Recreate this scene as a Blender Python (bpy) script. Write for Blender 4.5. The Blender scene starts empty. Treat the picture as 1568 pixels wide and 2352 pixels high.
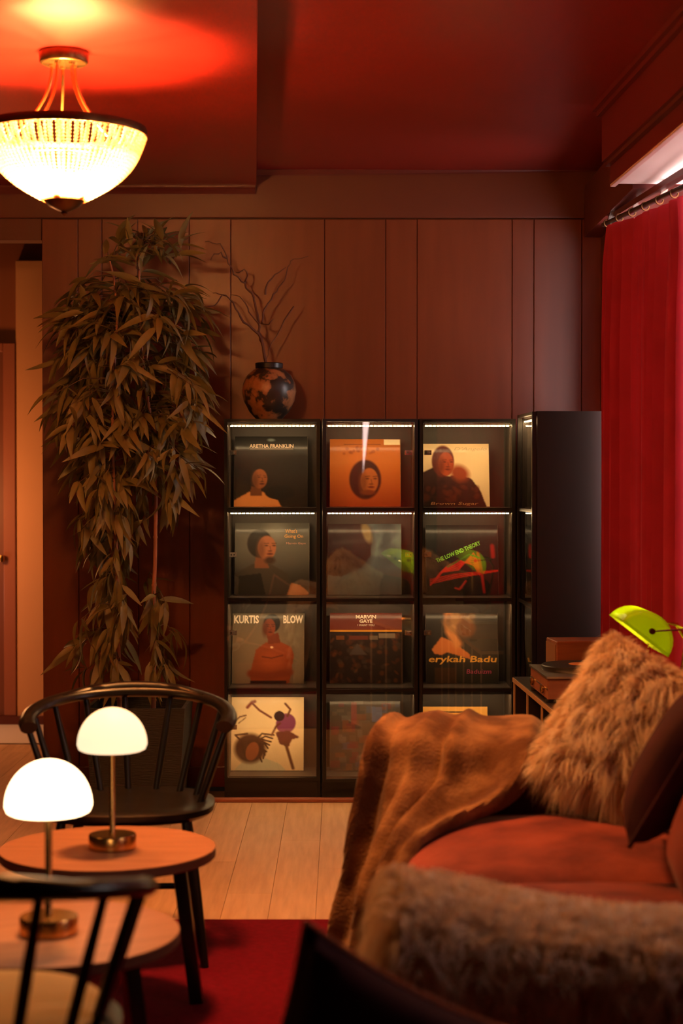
import bpy, bmesh, math, random
import numpy as np
from mathutils import Vector, Matrix
random.seed(7); rng = np.random.default_rng(7)
PI = math.pi
sc = bpy.context.scene
COL = sc.collection

# ------------------------------------------------------------------ camera
EYE = 1.34; F_PX = 4000.0; PITCH = math.atan((1176 - 1105) / F_PX)
cd = bpy.data.cameras.new('camera'); cam = bpy.data.objects.new('camera', cd); COL.objects.link(cam)
cam.location = (0, 0, EYE); cam.rotation_euler = (PI / 2 - PITCH, 0, 0)
cd.sensor_fit = 'VERTICAL'; cd.sensor_height = 36.0; cd.lens = F_PX / 2352 * 36.0
cd.clip_start = 0.05; cd.clip_end = 60
cd.dof.use_dof = True; cd.dof.focus_distance = 6.7; cd.dof.aperture_fstop = 2.8
sc.camera = cam
# ------------------------------------------------------------------ world, exposure
w = bpy.data.worlds.new('world'); sc.world = w; w.use_nodes = True
w.node_tree.nodes['Background'].inputs[0].default_value = (1.0, 0.42, 0.22, 1)
w.node_tree.nodes['Background'].inputs[1].default_value = 0.004
vs = sc.view_settings; vs.view_transform = 'Standard'; vs.look = 'None'
vs.exposure = 0.0; vs.gamma = 1.0; vs.use_curve_mapping = False

def area_light(name, loc, target, size, energy, color, size_y=None, spread=None):
    l = bpy.data.lights.new(name, 'AREA'); l.energy = energy; l.color = color
    l.size = size
    if size_y: l.shape = 'RECTANGLE'; l.size_y = size_y
    if spread: l.spread = spread
    o = bpy.data.objects.new(name, l); COL.objects.link(o); o.location = loc
    o.rotation_euler = (Vector(target) - Vector(loc)).to_track_quat('-Z', 'Y').to_euler()
    return o
def point_light(name, loc, radius, energy, color):
    l = bpy.data.lights.new(name, 'POINT'); l.energy = energy; l.color = color; l.shadow_soft_size = radius
    o = bpy.data.objects.new(name, l); COL.objects.link(o); o.location = loc; return o
WARM = (1.0, 0.40, 0.11); DAY = (1.0, 0.86, 0.82)
# warm fill light added above the frame, over the walkway and the tables
area_light('ceiling_fill_light', (-0.35, 4.75, 2.6), (-0.25, 4.6, 0), 0.25, 29, WARM, spread=1.9)
# added unseen fill, brightens sofa and fur cushion from the side of the tables
point_light('side_fill_light', (-2.3, 3.7, 1.75), 0.12, 10, WARM)
# hall behind the opening on the side of the plant
point_light('hall_light', (-2.3, 8.85, 1.2), 0.1, 32, (1.0, 0.38, 0.11))
point_light('hall_floor_light', (-2.3, 9.1, 0.7), 0.08, 4, (1.0, 0.62, 0.42))
# daylight through the window behind the curtains
area_light('window_daylight', (1.62, 5.75, 1.95), (0.6, 6.0, 2.3), 1.9, 4, DAY, 0.75)

# ------------------------------------------------------------------ helpers
def at(px, py, Y):
    "world point at depth Y (forward) seen at photograph pixel px, py"
    a = (px - 784) / F_PX; b = (1176 - py) / F_PX
    c, s = math.cos(PITCH), math.sin(PITCH)
    d = Vector((a, c + b * s, -s + b * c))
    k = Y / d.y
    return Vector((d.x * k, Y, EYE + d.z * k))
WM = {}
def wm(o): return WM.get(o.name, Matrix.Identity(4)) if o else Matrix.Identity(4)
def tag(o, label=None, cat=None, group=None, kind=None):
    if label: o['label'] = label
    if cat: o['category'] = cat
    if group: o['group'] = group
    if kind: o['kind'] = kind
    return o
def empty(name, loc, label=None, cat=None, group=None, rz=0, M=None):
    o = bpy.data.objects.new(name, None); COL.objects.link(o); o.empty_display_size = 0.1
    m = M if M is not None else Matrix.Translation(Vector(loc)) @ Matrix.Rotation(rz, 4, 'Z')
    o.matrix_world = m; WM[o.name] = m.copy()
    return tag(o, label, cat, group)
def link(name, me, mat, parent=None):
    o = bpy.data.objects.new(name, me); COL.objects.link(o)
    if mat and not me.materials: me.materials.append(mat)
    if parent: o.parent = parent; WM[o.name] = wm(parent)
    return o
class MB:
    def __init__(s): s.v = []; s.f = []
    def add(s, vs_, fs):
        n = len(s.v); s.v += [tuple(q) for q in vs_]; s.f += [tuple(i + n for i in q) for q in fs]; return s
    def box(s, lo, hi, M=None):
        (a, b, c), (d, e, f) = lo, hi
        p = [(a,b,c),(d,b,c),(d,e,c),(a,e,c),(a,b,f),(d,b,f),(d,e,f),(a,e,f)]
        if M is not None: p = [M @ Vector(q) for q in p]
        return s.add(p, [(0,3,2,1),(4,5,6,7),(0,1,5,4),(1,2,6,5),(2,3,7,6),(3,0,4,7)])
    def bar(s, a, b, wx, wy, up=(0,0,1)):
        a, b = Vector(a), Vector(b); d = (b - a); L = d.length; d.normalize()
        x = d.cross(Vector(up))
        if x.length < 1e-4: x = d.cross(Vector((1,0,0)))
        x.normalize(); y = x.cross(d)
        M = Matrix((x, y, d)).transposed().to_4x4(); M.translation = a
        return s.box((-wx/2,-wy/2,0),(wx/2,wy/2,L), M)
    def tube(s, pts, r, n=10, cap=True):
        pts = [Vector(p) for p in pts]
        rs = r if isinstance(r, (list, tuple)) else [r] * len(pts)
        base = len(s.v); prev = None
        for i, p in enumerate(pts):
            t = (pts[min(i+1, len(pts)-1)] - pts[max(i-1, 0)]).normalized()
            if prev is None:
                x = t.cross(Vector((0,0,1)))
                if x.length < 1e-3: x = t.cross(Vector((0,1,0)))
            else: x = prev - t * prev.dot(t)
            x.normalize(); prev = x; y = t.cross(x)
            rr = rs[i]; ra, rb = rr if isinstance(rr, tuple) else (rr, rr)
            for k in range(n):
                a = 2 * PI * k / n
                s.v.append(tuple(p + x * (ra * math.cos(a)) + y * (rb * math.sin(a))))
        for i in range(len(pts) - 1):
            for k in range(n):
                k2 = (k + 1) % n; b = base + i * n
                s.f.append((b + k, b + k2, b + n + k2, b + n + k))
        if cap:
            s.f.append(tuple(base + k for k in reversed(range(n))))
            e = base + (len(pts) - 1) * n; s.f.append(tuple(e + k for k in range(n)))
        return s
    def lathe(s, prof, c=(0,0,0), n=32, M=None, cap=True):
        base = len(s.v)
        for (r, z) in prof:
            for k in range(n):
                a = 2 * PI * k / n; q = Vector((c[0] + r * math.cos(a), c[1] + r * math.sin(a), c[2] + z))
                s.v.append(tuple(M @ q if M is not None else q))
        for i in range(len(prof) - 1):
            for k in range(n):
                k2 = (k + 1) % n; b = base + i * n
                s.f.append((b + k, b + k2, b + n + k2, b + n + k))
        if prof[0] == prof[-1] or not cap: return s
        if prof[0][0] > 1e-5: s.f.append(tuple(base + k for k in reversed(range(n))))
        if prof[-1][0] > 1e-5:
            e = base + (len(prof) - 1) * n; s.f.append(tuple(e + k for k in range(n)))
        return s
    def grid(s, P, close_u=False):
        "P: rows x cols of points"
        R, Cn = len(P), len(P[0]); base = len(s.v)
        for row in P:
            for q in row: s.v.append(tuple(q))
        for i in range(R - 1):
            for j in range(Cn - 1 + (1 if close_u else 0)):
                j2 = (j + 1) % Cn
                s.f.append((base+i*Cn+j, base+i*Cn+j2, base+(i+1)*Cn+j2, base+(i+1)*Cn+j))
        return s
    def mesh(s, name, parent=None, smooth=True, bevel=0.0, segs=2, world=True):
        me = bpy.data.meshes.new(name)
        V = s.v
        if parent is not None and world:
            inv = wm(parent).inverted(); V = [tuple(inv @ Vector(q)) for q in V]
        me.from_pydata(V, [], s.f)
        if bevel:
            bm = bmesh.new(); bm.from_mesh(me)
            bmesh.ops.remove_doubles(bm, verts=bm.verts, dist=1e-6)
            es = [e for e in bm.edges if len(e.link_faces) == 2 and e.calc_face_angle(0) > 0.5]
            bmesh.ops.bevel(bm, geom=es, offset=bevel, segments=segs, affect='EDGES', profile=0.5, clamp_overlap=True)
            bm.to_mesh(me); bm.free()
        if smooth:
            me.shade_smooth()
            try: me.set_sharp_from_angle(angle=math.radians(38))
            except Exception: pass
        me.update(); return me
    def build(s, name, mat, parent=None, smooth=True, bevel=0.0, segs=2, world=True):
        return link(name, s.mesh(name, parent, smooth, bevel, segs, world), mat, parent)
def children(o, _m={}):
    return [c for c in COL.objects if c.parent == o]
def copy_tree(root, M):
    def rec(o, par):
        c = o.copy(); COL.objects.link(c)
        if par: c.parent = par
        for ch in kids.get(o.name, []): rec(ch, c)
        return c
    kids = {}
    for o in COL.objects:
        if o.parent: kids.setdefault(o.parent.name, []).append(o)
    r = rec(root, None); r.matrix_world = M; WM[r.name] = M.copy(); return r

# ------------------------------------------------------------------ materials
def new_mat(name):
    m = bpy.data.materials.new(name); m.use_nodes = True
    return m, m.node_tree.nodes, m.node_tree.links, m.node_tree.nodes['Principled BSDF']
def mat(name, col, rough=0.5, metal=0.0, col2=None, scale=8, stretch=(1,1,1), bump=0.0, bscale=None, coat=0.0, sheen=0.0,
        emit=None, estr=0.0, spec=0.5, trans=0.0, detail=4, lo=0.35, hi=0.65, coat_rough=0.1):
    m, N, L, b = new_mat(name)
    b.inputs['Base Color'].default_value = (*col, 1); b.inputs['Roughness'].default_value = rough
    b.inputs['Metallic'].default_value = metal; b.inputs['Coat Weight'].default_value = coat
    b.inputs['Coat Roughness'].default_value = coat_rough
    b.inputs['Sheen Weight'].default_value = sheen; b.inputs['Specular IOR Level'].default_value = spec
    b.inputs['Transmission Weight'].default_value = trans
    if sheen: b.inputs['Sheen Roughness'].default_value = 0.4
    if emit: b.inputs['Emission Color'].default_value = (*emit, 1); b.inputs['Emission Strength'].default_value = estr
    if col2 or bump:
        tc = N.new('ShaderNodeTexCoord'); mp = N.new('ShaderNodeMapping'); mp.inputs['Scale'].default_value = stretch
        L.new(tc.outputs['Object'], mp.inputs['Vector'])
        nz = N.new('ShaderNodeTexNoise'); nz.inputs['Scale'].default_value = scale; nz.inputs['Detail'].default_value = detail
        L.new(mp.outputs[0], nz.inputs['Vector'])
        if col2:
            cr = N.new('ShaderNodeValToRGB'); cr.color_ramp.elements[0].position = lo; cr.color_ramp.elements[1].position = hi
            cr.color_ramp.elements[0].color = (*col, 1); cr.color_ramp.elements[1].color = (*col2, 1)
            L.new(nz.outputs['Fac'], cr.inputs[0]); L.new(cr.outputs[0], b.inputs['Base Color'])
        if bump:
            n2 = nz
            if bscale:
                n2 = N.new('ShaderNodeTexNoise'); n2.inputs['Scale'].default_value = bscale; n2.inputs['Detail'].default_value = 3
                L.new(mp.outputs[0], n2.inputs['Vector'])
            bp = N.new('ShaderNodeBump'); bp.inputs['Strength'].default_value = bump; bp.inputs['Distance'].default_value = 0.01
            L.new(n2.outputs['Fac'], bp.inputs['Height']); L.new(bp.outputs[0], b.inputs['Normal'])
    return m
def glass_mat(name, base=0.05, tint=(0.93, 0.95, 0.93)):
    m, N, L, b = new_mat(name); N.remove(b)
    out = N['Material Output']; tr = N.new('ShaderNodeBsdfTransparent'); tr.inputs[0].default_value = (*tint, 1)
    gl = N.new('ShaderNodeBsdfGlossy'); gl.inputs['Roughness'].default_value = 0.012
    fr = N.new('ShaderNodeFresnel'); fr.inputs['IOR'].default_value = 1.5
    ad = N.new('ShaderNodeMath'); ad.operation = 'ADD'; ad.inputs[1].default_value = base; ad.use_clamp = True
    mx = N.new('ShaderNodeMixShader'); L.new(fr.outputs[0], ad.inputs[0]); L.new(ad.outputs[0], mx.inputs[0])
    L.new(tr.outputs[0], mx.inputs[1]); L.new(gl.outputs[0], mx.inputs[2]); L.new(mx.outputs[0], out.inputs[0])
    return m
def emit_mat(name, col, s):
    m, N, L, b = new_mat(name); b.inputs['Base Color'].default_value = (*col, 1)
    b.inputs['Emission Color'].default_value = (*col, 1); b.inputs['Emission Strength'].default_value = s; return m
def leaf_like(name, col, col2, scale, transl=0.25, rough=0.45):
    m = mat(name, col, rough, col2=col2, scale=scale)
    N, L = m.node_tree.nodes, m.node_tree.links; b = N['Principled BSDF']; out = N['Material Output']
    t = N.new('ShaderNodeBsdfTranslucent'); mx = N.new('ShaderNodeMixShader'); mx.inputs[0].default_value = transl
    src = b.inputs['Base Color'].links[0].from_socket if b.inputs['Base Color'].links else None
    if src: L.new(src, t.inputs[0])
    else: t.inputs[0].default_value = (*col, 1)
    L.new(b.outputs[0], mx.inputs[1]); L.new(t.outputs[0], mx.inputs[2]); L.new(mx.outputs[0], out.inputs[0]); return m
def info_mat(name, c1, c2, rough, scale, stretch, bump=0.05, coat=0.0, spec=0.5):
    "wood whose tone also differs from piece to piece"
    m = mat(name, c1, rough, col2=c2, scale=scale, stretch=stretch, bump=bump, coat=coat, spec=spec)
    N, L = m.node_tree.nodes, m.node_tree.links; b = N['Principled BSDF']
    src = b.inputs['Base Color'].links[0].from_socket
    oi = N.new('ShaderNodeObjectInfo'); mr = N.new('ShaderNodeMapRange')
    mr.inputs['To Min'].default_value = 0.93; mr.inputs['To Max'].default_value = 1.07
    L.new(oi.outputs['Random'], mr.inputs['Value'])
    mx = N.new('ShaderNodeVectorMath'); mx.operation = 'SCALE'
    L.new(src, mx.inputs[0]); L.new(mr.outputs[0], mx.inputs['Scale']); L.new(mx.outputs[0], b.inputs['Base Color']); return m

M_wall = info_mat('panel_paint', (0.15, 0.031, 0.008), (0.175, 0.038, 0.0105), 0.36, 3, (6, 6, 0.6), 0.02)
M_fascia = mat('fascia_paint', (0.12, 0.025, 0.008), 0.42)
M_ceil = mat('ceiling_gloss_red', (0.21, 0.010, 0.006), 0.33, spec=0.55, bump=0.04, scale=2.0)
M_trim = mat('trim_dark_red', (0.10, 0.015, 0.010), 0.35)
M_beam = mat('beam_red', (0.12, 0.007, 0.007), 0.4)
M_soffit = mat('soffit_paint', (0.8, 0.62, 0.58), 0.4)
M_black = mat('cabinet_black', (0.016, 0.009, 0.006), 0.42)
M_inside = mat('cabinet_inside', (0.052, 0.037, 0.029), 0.45)
M_frame = mat('door_frame_black', (0.012, 0.009, 0.008), 0.35)
M_glass = glass_mat('cabinet_glass', 0.11)
M_led = emit_mat('led_light', (1.0, 0.64, 0.30), 85.0)
M_steel = mat('hinge_steel', (0.7, 0.62, 0.55), 0.25, 1.0)
M_brass = mat('brass', (0.62, 0.36, 0.12), 0.27, 1.0)
M_bronze = mat('dark_bronze', (0.16, 0.075, 0.03), 0.35, 1.0)
M_oak = info_mat('plank_oak', (0.50, 0.28, 0.14), (0.62, 0.37, 0.20), 0.42, 5, (9, 0.7, 9), 0.03)
M_sub = mat('subfloor', (0.10, 0.05, 0.03), 0.8)
M_hallfloor = mat('hall_tile', (0.72, 0.62, 0.56), 0.5)
M_rug = mat('rug_red', (0.13, 0.0012, 0.010), 0.95, col2=(0.17, 0.0018, 0.014), scale=60, bump=0.6, bscale=350, spec=0.1)
M_tabletop = mat('table_wood', (0.37, 0.15, 0.075), 0.40, col2=(0.44, 0.185, 0.095), scale=4, stretch=(1.2, 10, 10), bump=0.02)
M_tabledge = mat('table_edge', (0.13, 0.05, 0.03), 0.5)
M_ebony = mat('chair_black', (0.008, 0.006, 0.005), 0.30, spec=0.4)
M_pad = mat('seat_pad_beige', (0.50, 0.34, 0.13), 0.9, bump=0.2, scale=300)
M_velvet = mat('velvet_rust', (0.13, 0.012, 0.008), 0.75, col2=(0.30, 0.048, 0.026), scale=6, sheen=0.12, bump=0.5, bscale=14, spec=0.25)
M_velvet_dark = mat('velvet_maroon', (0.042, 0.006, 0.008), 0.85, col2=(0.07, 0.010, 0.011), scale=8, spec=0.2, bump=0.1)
M_piping = mat('piping_rust', (0.60, 0.16, 0.07), 0.7)
M_throw = mat('plush_brown', (0.11, 0.040, 0.014), 0.9, col2=(0.36, 0.175, 0.075), scale=8, sheen=0.1, spec=0.15, bump=0.4, bscale=120, lo=0.42, hi=0.72)
M_fur = leaf_like('fur_tan', (0.82, 0.58, 0.35), (0.93, 0.78, 0.60), 30, 0.18, 0.7)
M_hide = mat('fur_skin', (0.40, 0.24, 0.12), 0.9)
M_curtain = leaf_like('curtain_red', (0.34, 0.005, 0.016), (0.40, 0.007, 0.022), 6, 0.02, 0.85)
M_leaf = leaf_like('bamboo_leaf', (0.14, 0.11, 0.028), (0.25, 0.18, 0.052), 5, 0.2, 0.5)
M_stem = mat('bamboo_stem', (0.38, 0.13, 0.06), 0.5, col2=(0.28, 0.11, 0.05), scale=14)
M_pot = mat('planter_dark', (0.016, 0.013, 0.008), 0.6, bump=0.5, scale=90, stretch=(0.3, 0.3, 3))
M_soil = mat('soil', (0.03, 0.018, 0.01), 0.95, bump=0.8, scale=40)
M_twig = mat('willow_twig', (0.10, 0.035, 0.02), 0.8)
M_opal = emit_mat('opal_glass_lit', (1.0, 0.80, 0.50), 1.15)
M_opal2 = emit_mat('opal_glass_bright', (1.0, 0.66, 0.36), 8.0)
M_bulb = emit_mat('bulb_lit', (1.0, 0.46, 0.14), 1600.0)
M_plywood = mat('plywood_edge', (0.45, 0.25, 0.11), 0.5)
M_walnut = mat('walnut', (0.25, 0.075, 0.03), 0.45, col2=(0.33, 0.11, 0.045), scale=6, stretch=(1, 8, 8))
M_greenbulb = emit_mat('desk_bulb', (1.0, 0.65, 0.28), 95.0)
M_card = mat('sleeve_card', (0.55, 0.45, 0.36), 0.6)
def bead_mat():
    m, N, L, b = new_mat('crystal_bead')
    b.inputs['Base Color'].default_value = (1, 0.82, 0.6, 1); b.inputs['Roughness'].default_value = 0.12
    out = N['Material Output']; t = N.new('ShaderNodeBsdfTranslucent'); t.inputs[0].default_value = (1, 0.86, 0.66, 1)
    mx = N.new('ShaderNodeMixShader'); mx.inputs[0].default_value = 0.8
    tp = N.new('ShaderNodeBsdfTransparent'); tp.inputs[0].default_value = (1, 0.88, 0.72, 1)
    m2 = N.new('ShaderNodeMixShader'); m2.inputs[0].default_value = 0.42
    L.new(b.outputs[0], mx.inputs[1]); L.new(t.outputs[0], mx.inputs[2]); L.new(mx.outputs[0], m2.inputs[1])
    L.new(tp.outputs[0], m2.inputs[2]); L.new(m2.outputs[0], out.inputs[0]); return m
M_bead = bead_mat()
def green_mat():
    m = mat('green_glass', (0.40, 0.50, 0.015), 0.12, coat=0.5)
    N, L = m.node_tree.nodes, m.node_tree.links; b = N['Principled BSDF']; out = N['Material Output']
    t = N.new('ShaderNodeBsdfTranslucent'); t.inputs[0].default_value = (0.55, 0.70, 0.03, 1)
    mx = N.new('ShaderNodeMixShader'); mx.inputs[0].default_value = 0.6
    L.new(b.outputs[0], mx.inputs[1]); L.new(t.outputs[0], mx.inputs[2]); L.new(mx.outputs[0], out.inputs[0]); return m
M_green = green_mat()
def print_mat():
    m, N, L, b = new_mat('sleeve_print')
    a = N.new('ShaderNodeAttribute'); a.attribute_name = 'Col'; L.new(a.outputs['Color'], b.inputs['Base Color'])
    b.inputs['Roughness'].default_value = 0.5; b.inputs['Specular IOR Level'].default_value = 0.2; b.inputs['Coat Weight'].default_value = 0.15; b.inputs['Coat Roughness'].default_value = 0.12
    return m
M_print = print_mat()
def ink(name, col): return mat(name, col, 0.5)
def vase_mat():
    m, N, L, b = new_mat('vase_floral')
    tc = N.new('ShaderNodeTexCoord'); vo = N.new('ShaderNodeTexVoronoi'); vo.inputs['Scale'].default_value = 13
    nz = N.new('ShaderNodeTexNoise'); nz.inputs['Scale'].default_value = 26; nz.inputs['Detail'].default_value = 4
    mixv = N.new('ShaderNodeMix'); mixv.data_type = 'VECTOR'; mixv.inputs[0].default_value = 0.10
    L.new(tc.outputs['Object'], mixv.inputs[4]); L.new(nz.outputs['Color'], mixv.inputs[5]); L.new(mixv.outputs[1], vo.inputs['Vector'])
    L.new(tc.outputs['Object'], nz.inputs['Vector'])
    cr = N.new('ShaderNodeValToRGB'); e = cr.color_ramp.elements
    e[0].position = 0.0; e[0].color = (0.33, 0.11, 0.04, 1); e[1].position = 0.56; e[1].color = (0.035, 0.025, 0.018, 1)
    x = e.new(0.33); x.color = (0.42, 0.18, 0.07, 1); x = e.new(0.47); x.color = (0.30, 0.13, 0.05, 1)
    L.new(vo.outputs['Distance'], cr.inputs[0]); L.new(cr.outputs[0], b.inputs['Base Color']); b.inputs['Roughness'].default_value = 0.35; return m
M_vase = vase_mat()

# ------------------------------------------------------------------ room shell
YB = 7.62                                   # face of the panelled back wall
ZC_R, ZC_L = 2.69, 2.62                     # ceiling heights of the two bays
XL = at(97, 900, YB).x; XR = 1.16
SK = -0.05                                  # the room's long lines lean against the camera axis
def struct(name, mb, m, **k):
    o = mb.build(name, m, **k); o['kind'] = 'structure'; return o
wall = struct('wall_back', MB().box((XL, YB + 0.012, 0), (XR, YB + 0.12, 2.69)), M_fascia, smooth=False)
edges = [97, 180, 235, 317, 435, 530, 745, 885, 957, 1175, 1225, 1335, 1383]
zt = at(800, 504, YB).z
for a, b in zip(edges[:-1], edges[1:]):
    x0, x1 = at(a, 900, YB).x + 0.0012, at(b, 900, YB).x - 0.0012
    MB().box((x0, YB - 0.004, 0.0), (x1, YB + 0.02, zt), None).build('wall_panel', M_wall, wall, smooth=False, bevel=0.002, segs=1)
fz0, fz1 = zt + 0.004, 2.70
fas = struct('trim_1', MB().box((-2.6, YB - 0.022, fz0), (XR, YB + 0.011, fz1)), M_fascia, smooth=False, bevel=0.004)
struct('trim_2', MB().box((-2.6, YB - 0.0, at(50, 552, YB).z), (XL - 0.002, YB + 0.1, fz0 - 0.001)), M_fascia, smooth=False)
# crowns
def crown(name, a, b, mat_, drop=0.05, out=0.035, side=1):
    mb = MB(); a, b = Vector(a), Vector(b); d = (b - a).normalized(); n = Vector((-d.y, d.x, 0)).normalized() * -side
    prof = [(0, 0), (out, 0), (out, -.008), (out*.78, -.014), (out*.55, -.024), (out*.4, -.034), (out*.4, -.040), (0.008, -drop), (0, -drop)]
    P = [[a + n * x + Vector((0, 0, z)) for x, z in prof], [b + n * x + Vector((0, 0, z)) for x, z in prof]]
    mb.grid(P); k = len(prof); mb.f.append(tuple(range(k))); mb.f.append(tuple(reversed(range(k, 2*k))))
    o = mb.build(name, mat_, smooth=False); o['kind'] = 'structure'; return o
xs = at(588, 420, YB).x
crown('trim_3', (xs, YB - 0.023, at(590, 388, YB).z), (XR, YB - 0.023, at(1375, 377, YB).z + 0.0), M_trim, 0.034)
crown('trim_4', (-2.6, YB - 0.023, ZC_L), (xs, YB - 0.023, ZC_L), M_trim, 0.03)
# ceilings: a lower bay over the tables, a higher one over the sofa
def sk(x, y): return x + SK * (y - YB)
y0 = 3.2
mb = MB().add([(-3.2, y0, ZC_L), (sk(xs, y0), y0, ZC_L), (xs, YB + .02, ZC_L), (-3.2, YB + .02, ZC_L),
               (-3.2, y0, ZC_L + .3), (sk(xs, y0), y0, ZC_L + .3), (xs, YB + .02, ZC_L + .3), (-3.2, YB + .02, ZC_L + .3)],
              [(0,1,2,3),(7,6,5,4),(0,4,5,1),(1,5,6,2),(2,6,7,3),(3,7,4,0)])
struct('ceiling', mb, M_ceil, smooth=False)
mb = MB().add([(sk(xs, y0) + .001, y0, ZC_R), (2.4, y0, ZC_R), (2.4, YB + .02, ZC_R), (xs + .001, YB + .02, ZC_R),
               (sk(xs, y0) + .001, y0, ZC_R + .2), (2.4, y0, ZC_R + .2), (2.4, YB + .02, ZC_R + .2), (xs + .001, YB + .02, ZC_R + .2)],
              [(0,1,2,3),(7,6,5,4),(0,4,5,1),(1,5,6,2),(2,6,7,3),(3,7,4,0)])
struct('ceiling_raised', mb, M_ceil, smooth=False)
# bulkhead above the window
def line(px, py, h):      # point on a level line at height h above the floor
    Y = (h - EYE) * F_PX / (1105 - py); return Vector(((px - 784) * Y / F_PX, Y, h))
h1 = at(1380, 255, 6.28).z
A = Vector((0.935, 6.28, 0)); B = Vector((1.03, 4.2, 0)); dirv = (B - A).normalized(); outv = Vector((1, 0.045, 0)).normalized()
def slab(name, m, z0, z1, off0, off1, start=0.0, mb=None, length=2.4, parent=None, **k):
    a0 = A + dirv * start + outv * off0; a1 = A + dirv * start + outv * off1
    b0 = A + dirv * length + outv * off0; b1 = A + dirv * length + outv * off1
    pts = [a0, a1, b1, b0]
    mb = mb or MB()
    mb.add([(p.x, p.y, z0) for p in pts] + [(p.x, p.y, z1) for p in pts], [(0,1,2,3),(7,6,5,4),(0,4,5,1),(1,5,6,2),(2,6,7,3),(3,7,4,0)])
    return struct(name, mb, m, smooth=False, **k) if parent is None else mb.build(name, m, parent, smooth=False, **k)
slab('beam_window', M_beam, 2.486, ZC_R, 0.0, 0.9)
slab('trim_5', M_beam, ZC_R - 0.022, ZC_R - 0.001, -0.034, -0.001, start=-0.02)
slab('trim_8', M_beam, ZC_R - 0.040, ZC_R - 0.0221, -0.018, -0.001, start=-0.01)
slab('trim_6', M_trim, 2.470, 2.4855, 0.012, 0.9)
sof = slab('beam_soffit', M_beam, 2.408, 2.4695, 0.03, 0.9)
slab('soffit_panel', M_soffit, 2.404, 2.4075, 0.055, 0.9, start=0.03, parent=sof)
slab('soffit_edge', mat('soffit_edge', (0.7, 0.42, 0.38), 0.35), 2.398, 2.4075, 0.03, 0.05, parent=sof, bevel=0.002)
# right wall with the window opening
struct('wall_right', MB().box((1.13, YB - 0.46, 0), (1.30, YB + 0.12, 2.69)), M_fascia, smooth=False)
struct('beam_lintel', MB().box((1.055, 6.33, 2.40), (1.30, YB - 0.03, 2.62)), M_trim, smooth=False)
win = struct('window_1', MB().box((1.70, 4.4, 0.9), (1.74, 7.3, 1.0)).box((1.70, 4.4, 2.34), (1.74, 7.3, 2.40)).box((1.70, 4.4, 1.0), (1.74, 4.46, 2.34))
       .box((1.70, 7.24, 1.0), (1.74, 7.3, 2.34)).box((1.70, 5.8, 1.0), (1.74, 5.86, 2.34)), mat('window_paint', (0.6, 0.5, 0.46), 0.4), smooth=False)
MB().box((1.715, 4.46, 1.0), (1.722, 7.24, 2.34)).build('window_pane', emit_mat('daylit_pane', (1.0, 0.92, 0.90), 9.0), win, smooth=False)
struct('wall_window', MB().box((1.70, 3.0, 0), (1.80, 7.6, 0.899)).box((1.70, 3.0, 0.9), (1.80, 4.399, 2.69)).box((1.70, 7.301, 0.9), (1.80, 7.6, 2.69)), M_fascia, smooth=False)
# floor
flo = struct('floor', MB().box((-3.2, 2.0, -0.12), (1.9, 7.62, -0.02)).box((-3.2, 7.62, -0.12), (XL, 8.86, -0.02)), M_sub, smooth=False)
pw = 0.146; px0 = -3.0
k = 0
while px0 < 1.65:
    off = (k * 0.47) % 1.3; y = 5.0 - off
    y1 = 8.84 if px0 + pw < XL - 0.0 else 7.36
    if px0 > 1.05: y1 = 7.2
    while y < y1:
        ye = min(y + 1.3, y1); ys = max(y, 4.9)
        if ye - ys > 0.05:
            ang = 0.0
            MB().box((px0 + .0007, ys + .0006, -0.02), (px0 + pw - .0007, ye - .0006, 0.0)).build('floor_plank', M_oak, flo, smooth=False)
        y += 1.3
    px0 += pw; k += 1
struct('floor_hall', MB().box((-3.6, 8.86, -0.1), (XL + 0.3, 9.9, 0.004)), M_hallfloor, smooth=False)
struct('baseboard_back', MB().box((XL, YB - 0.016, 0.0), (-0.50, YB - 0.0045, 0.09)), M_trim, smooth=False, bevel=0.003)
struct('trim_7', MB().box((XL + .02, 7.235, 0.0), (0.75, 7.275, 0.016)), mat('threshold', (0.30, 0.09, 0.045), 0.5), smooth=False, bevel=0.004)
# hall behind
YH = 9.62
struct('wall_hall', MB().box((-4.0, YH, 0), (XL + .4, YH + .1, 2.69)), mat('hall_paint', (0.26, 0.075, 0.03), 0.5), smooth=False)
p0, p1 = at(37, 900, YH - .05).x, at(99, 900, YH - .05).x
struct('pillar_hall', MB().box((p0, YH - 0.06, 0.0), (XL + .4, YH - 0.001, 2.55)), mat('hall_pilaster', (0.62, 0.30, 0.14), 0.5), smooth=False, bevel=0.006)
struct('baseboard_hall', MB().box((-4.0, YH - 0.085, 0.004), (XL + .4, YH - 0.0601, 0.05)), M_trim, smooth=False)
dr = struct('door_1', MB().box((p0 - 1.0, YH - 0.05, 0.05), (p0 - 0.07, YH - 0.001, at(10, 790, YH).z - .05)), mat('hall_door', (0.16, 0.045, 0.025), 0.4), smooth=False)
fr = MB().box((p0 - 0.068, YH - 0.07, 0.05), (p0 - 0.002, YH - 0.001, at(10, 790, YH).z)).box((p0 - 1.0, YH - 0.07, at(10, 790, YH).z - .048), (p0 - 0.069, YH - 0.001, at(10, 790, YH).z))
fr.build('door_frame', mat('door_frame_paint', (0.30, 0.09, 0.05), 0.4), dr, smooth=False, bevel=0.004)
hp = at(2, 1283, YH - .09)
MB().lathe([(0, -.02), (.018, -.018), (.022, 0), (.018, .018), (0, .02)], hp, 14).tube([hp, hp + Vector((0, .05, 0))], .006, 8).build('door_handle', M_brass, dr)

# rug
rug = MB()
y_r = EYE * F_PX / (2124 - 1105)
rug.box((-2.6, 1.9, 0.0005), (0.62, y_r, 0.012))
tag(rug.build('rug', M_rug, bevel=0.004), 'deep red rug under the tables with its straight edge on the wood floor', 'rug')

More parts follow.
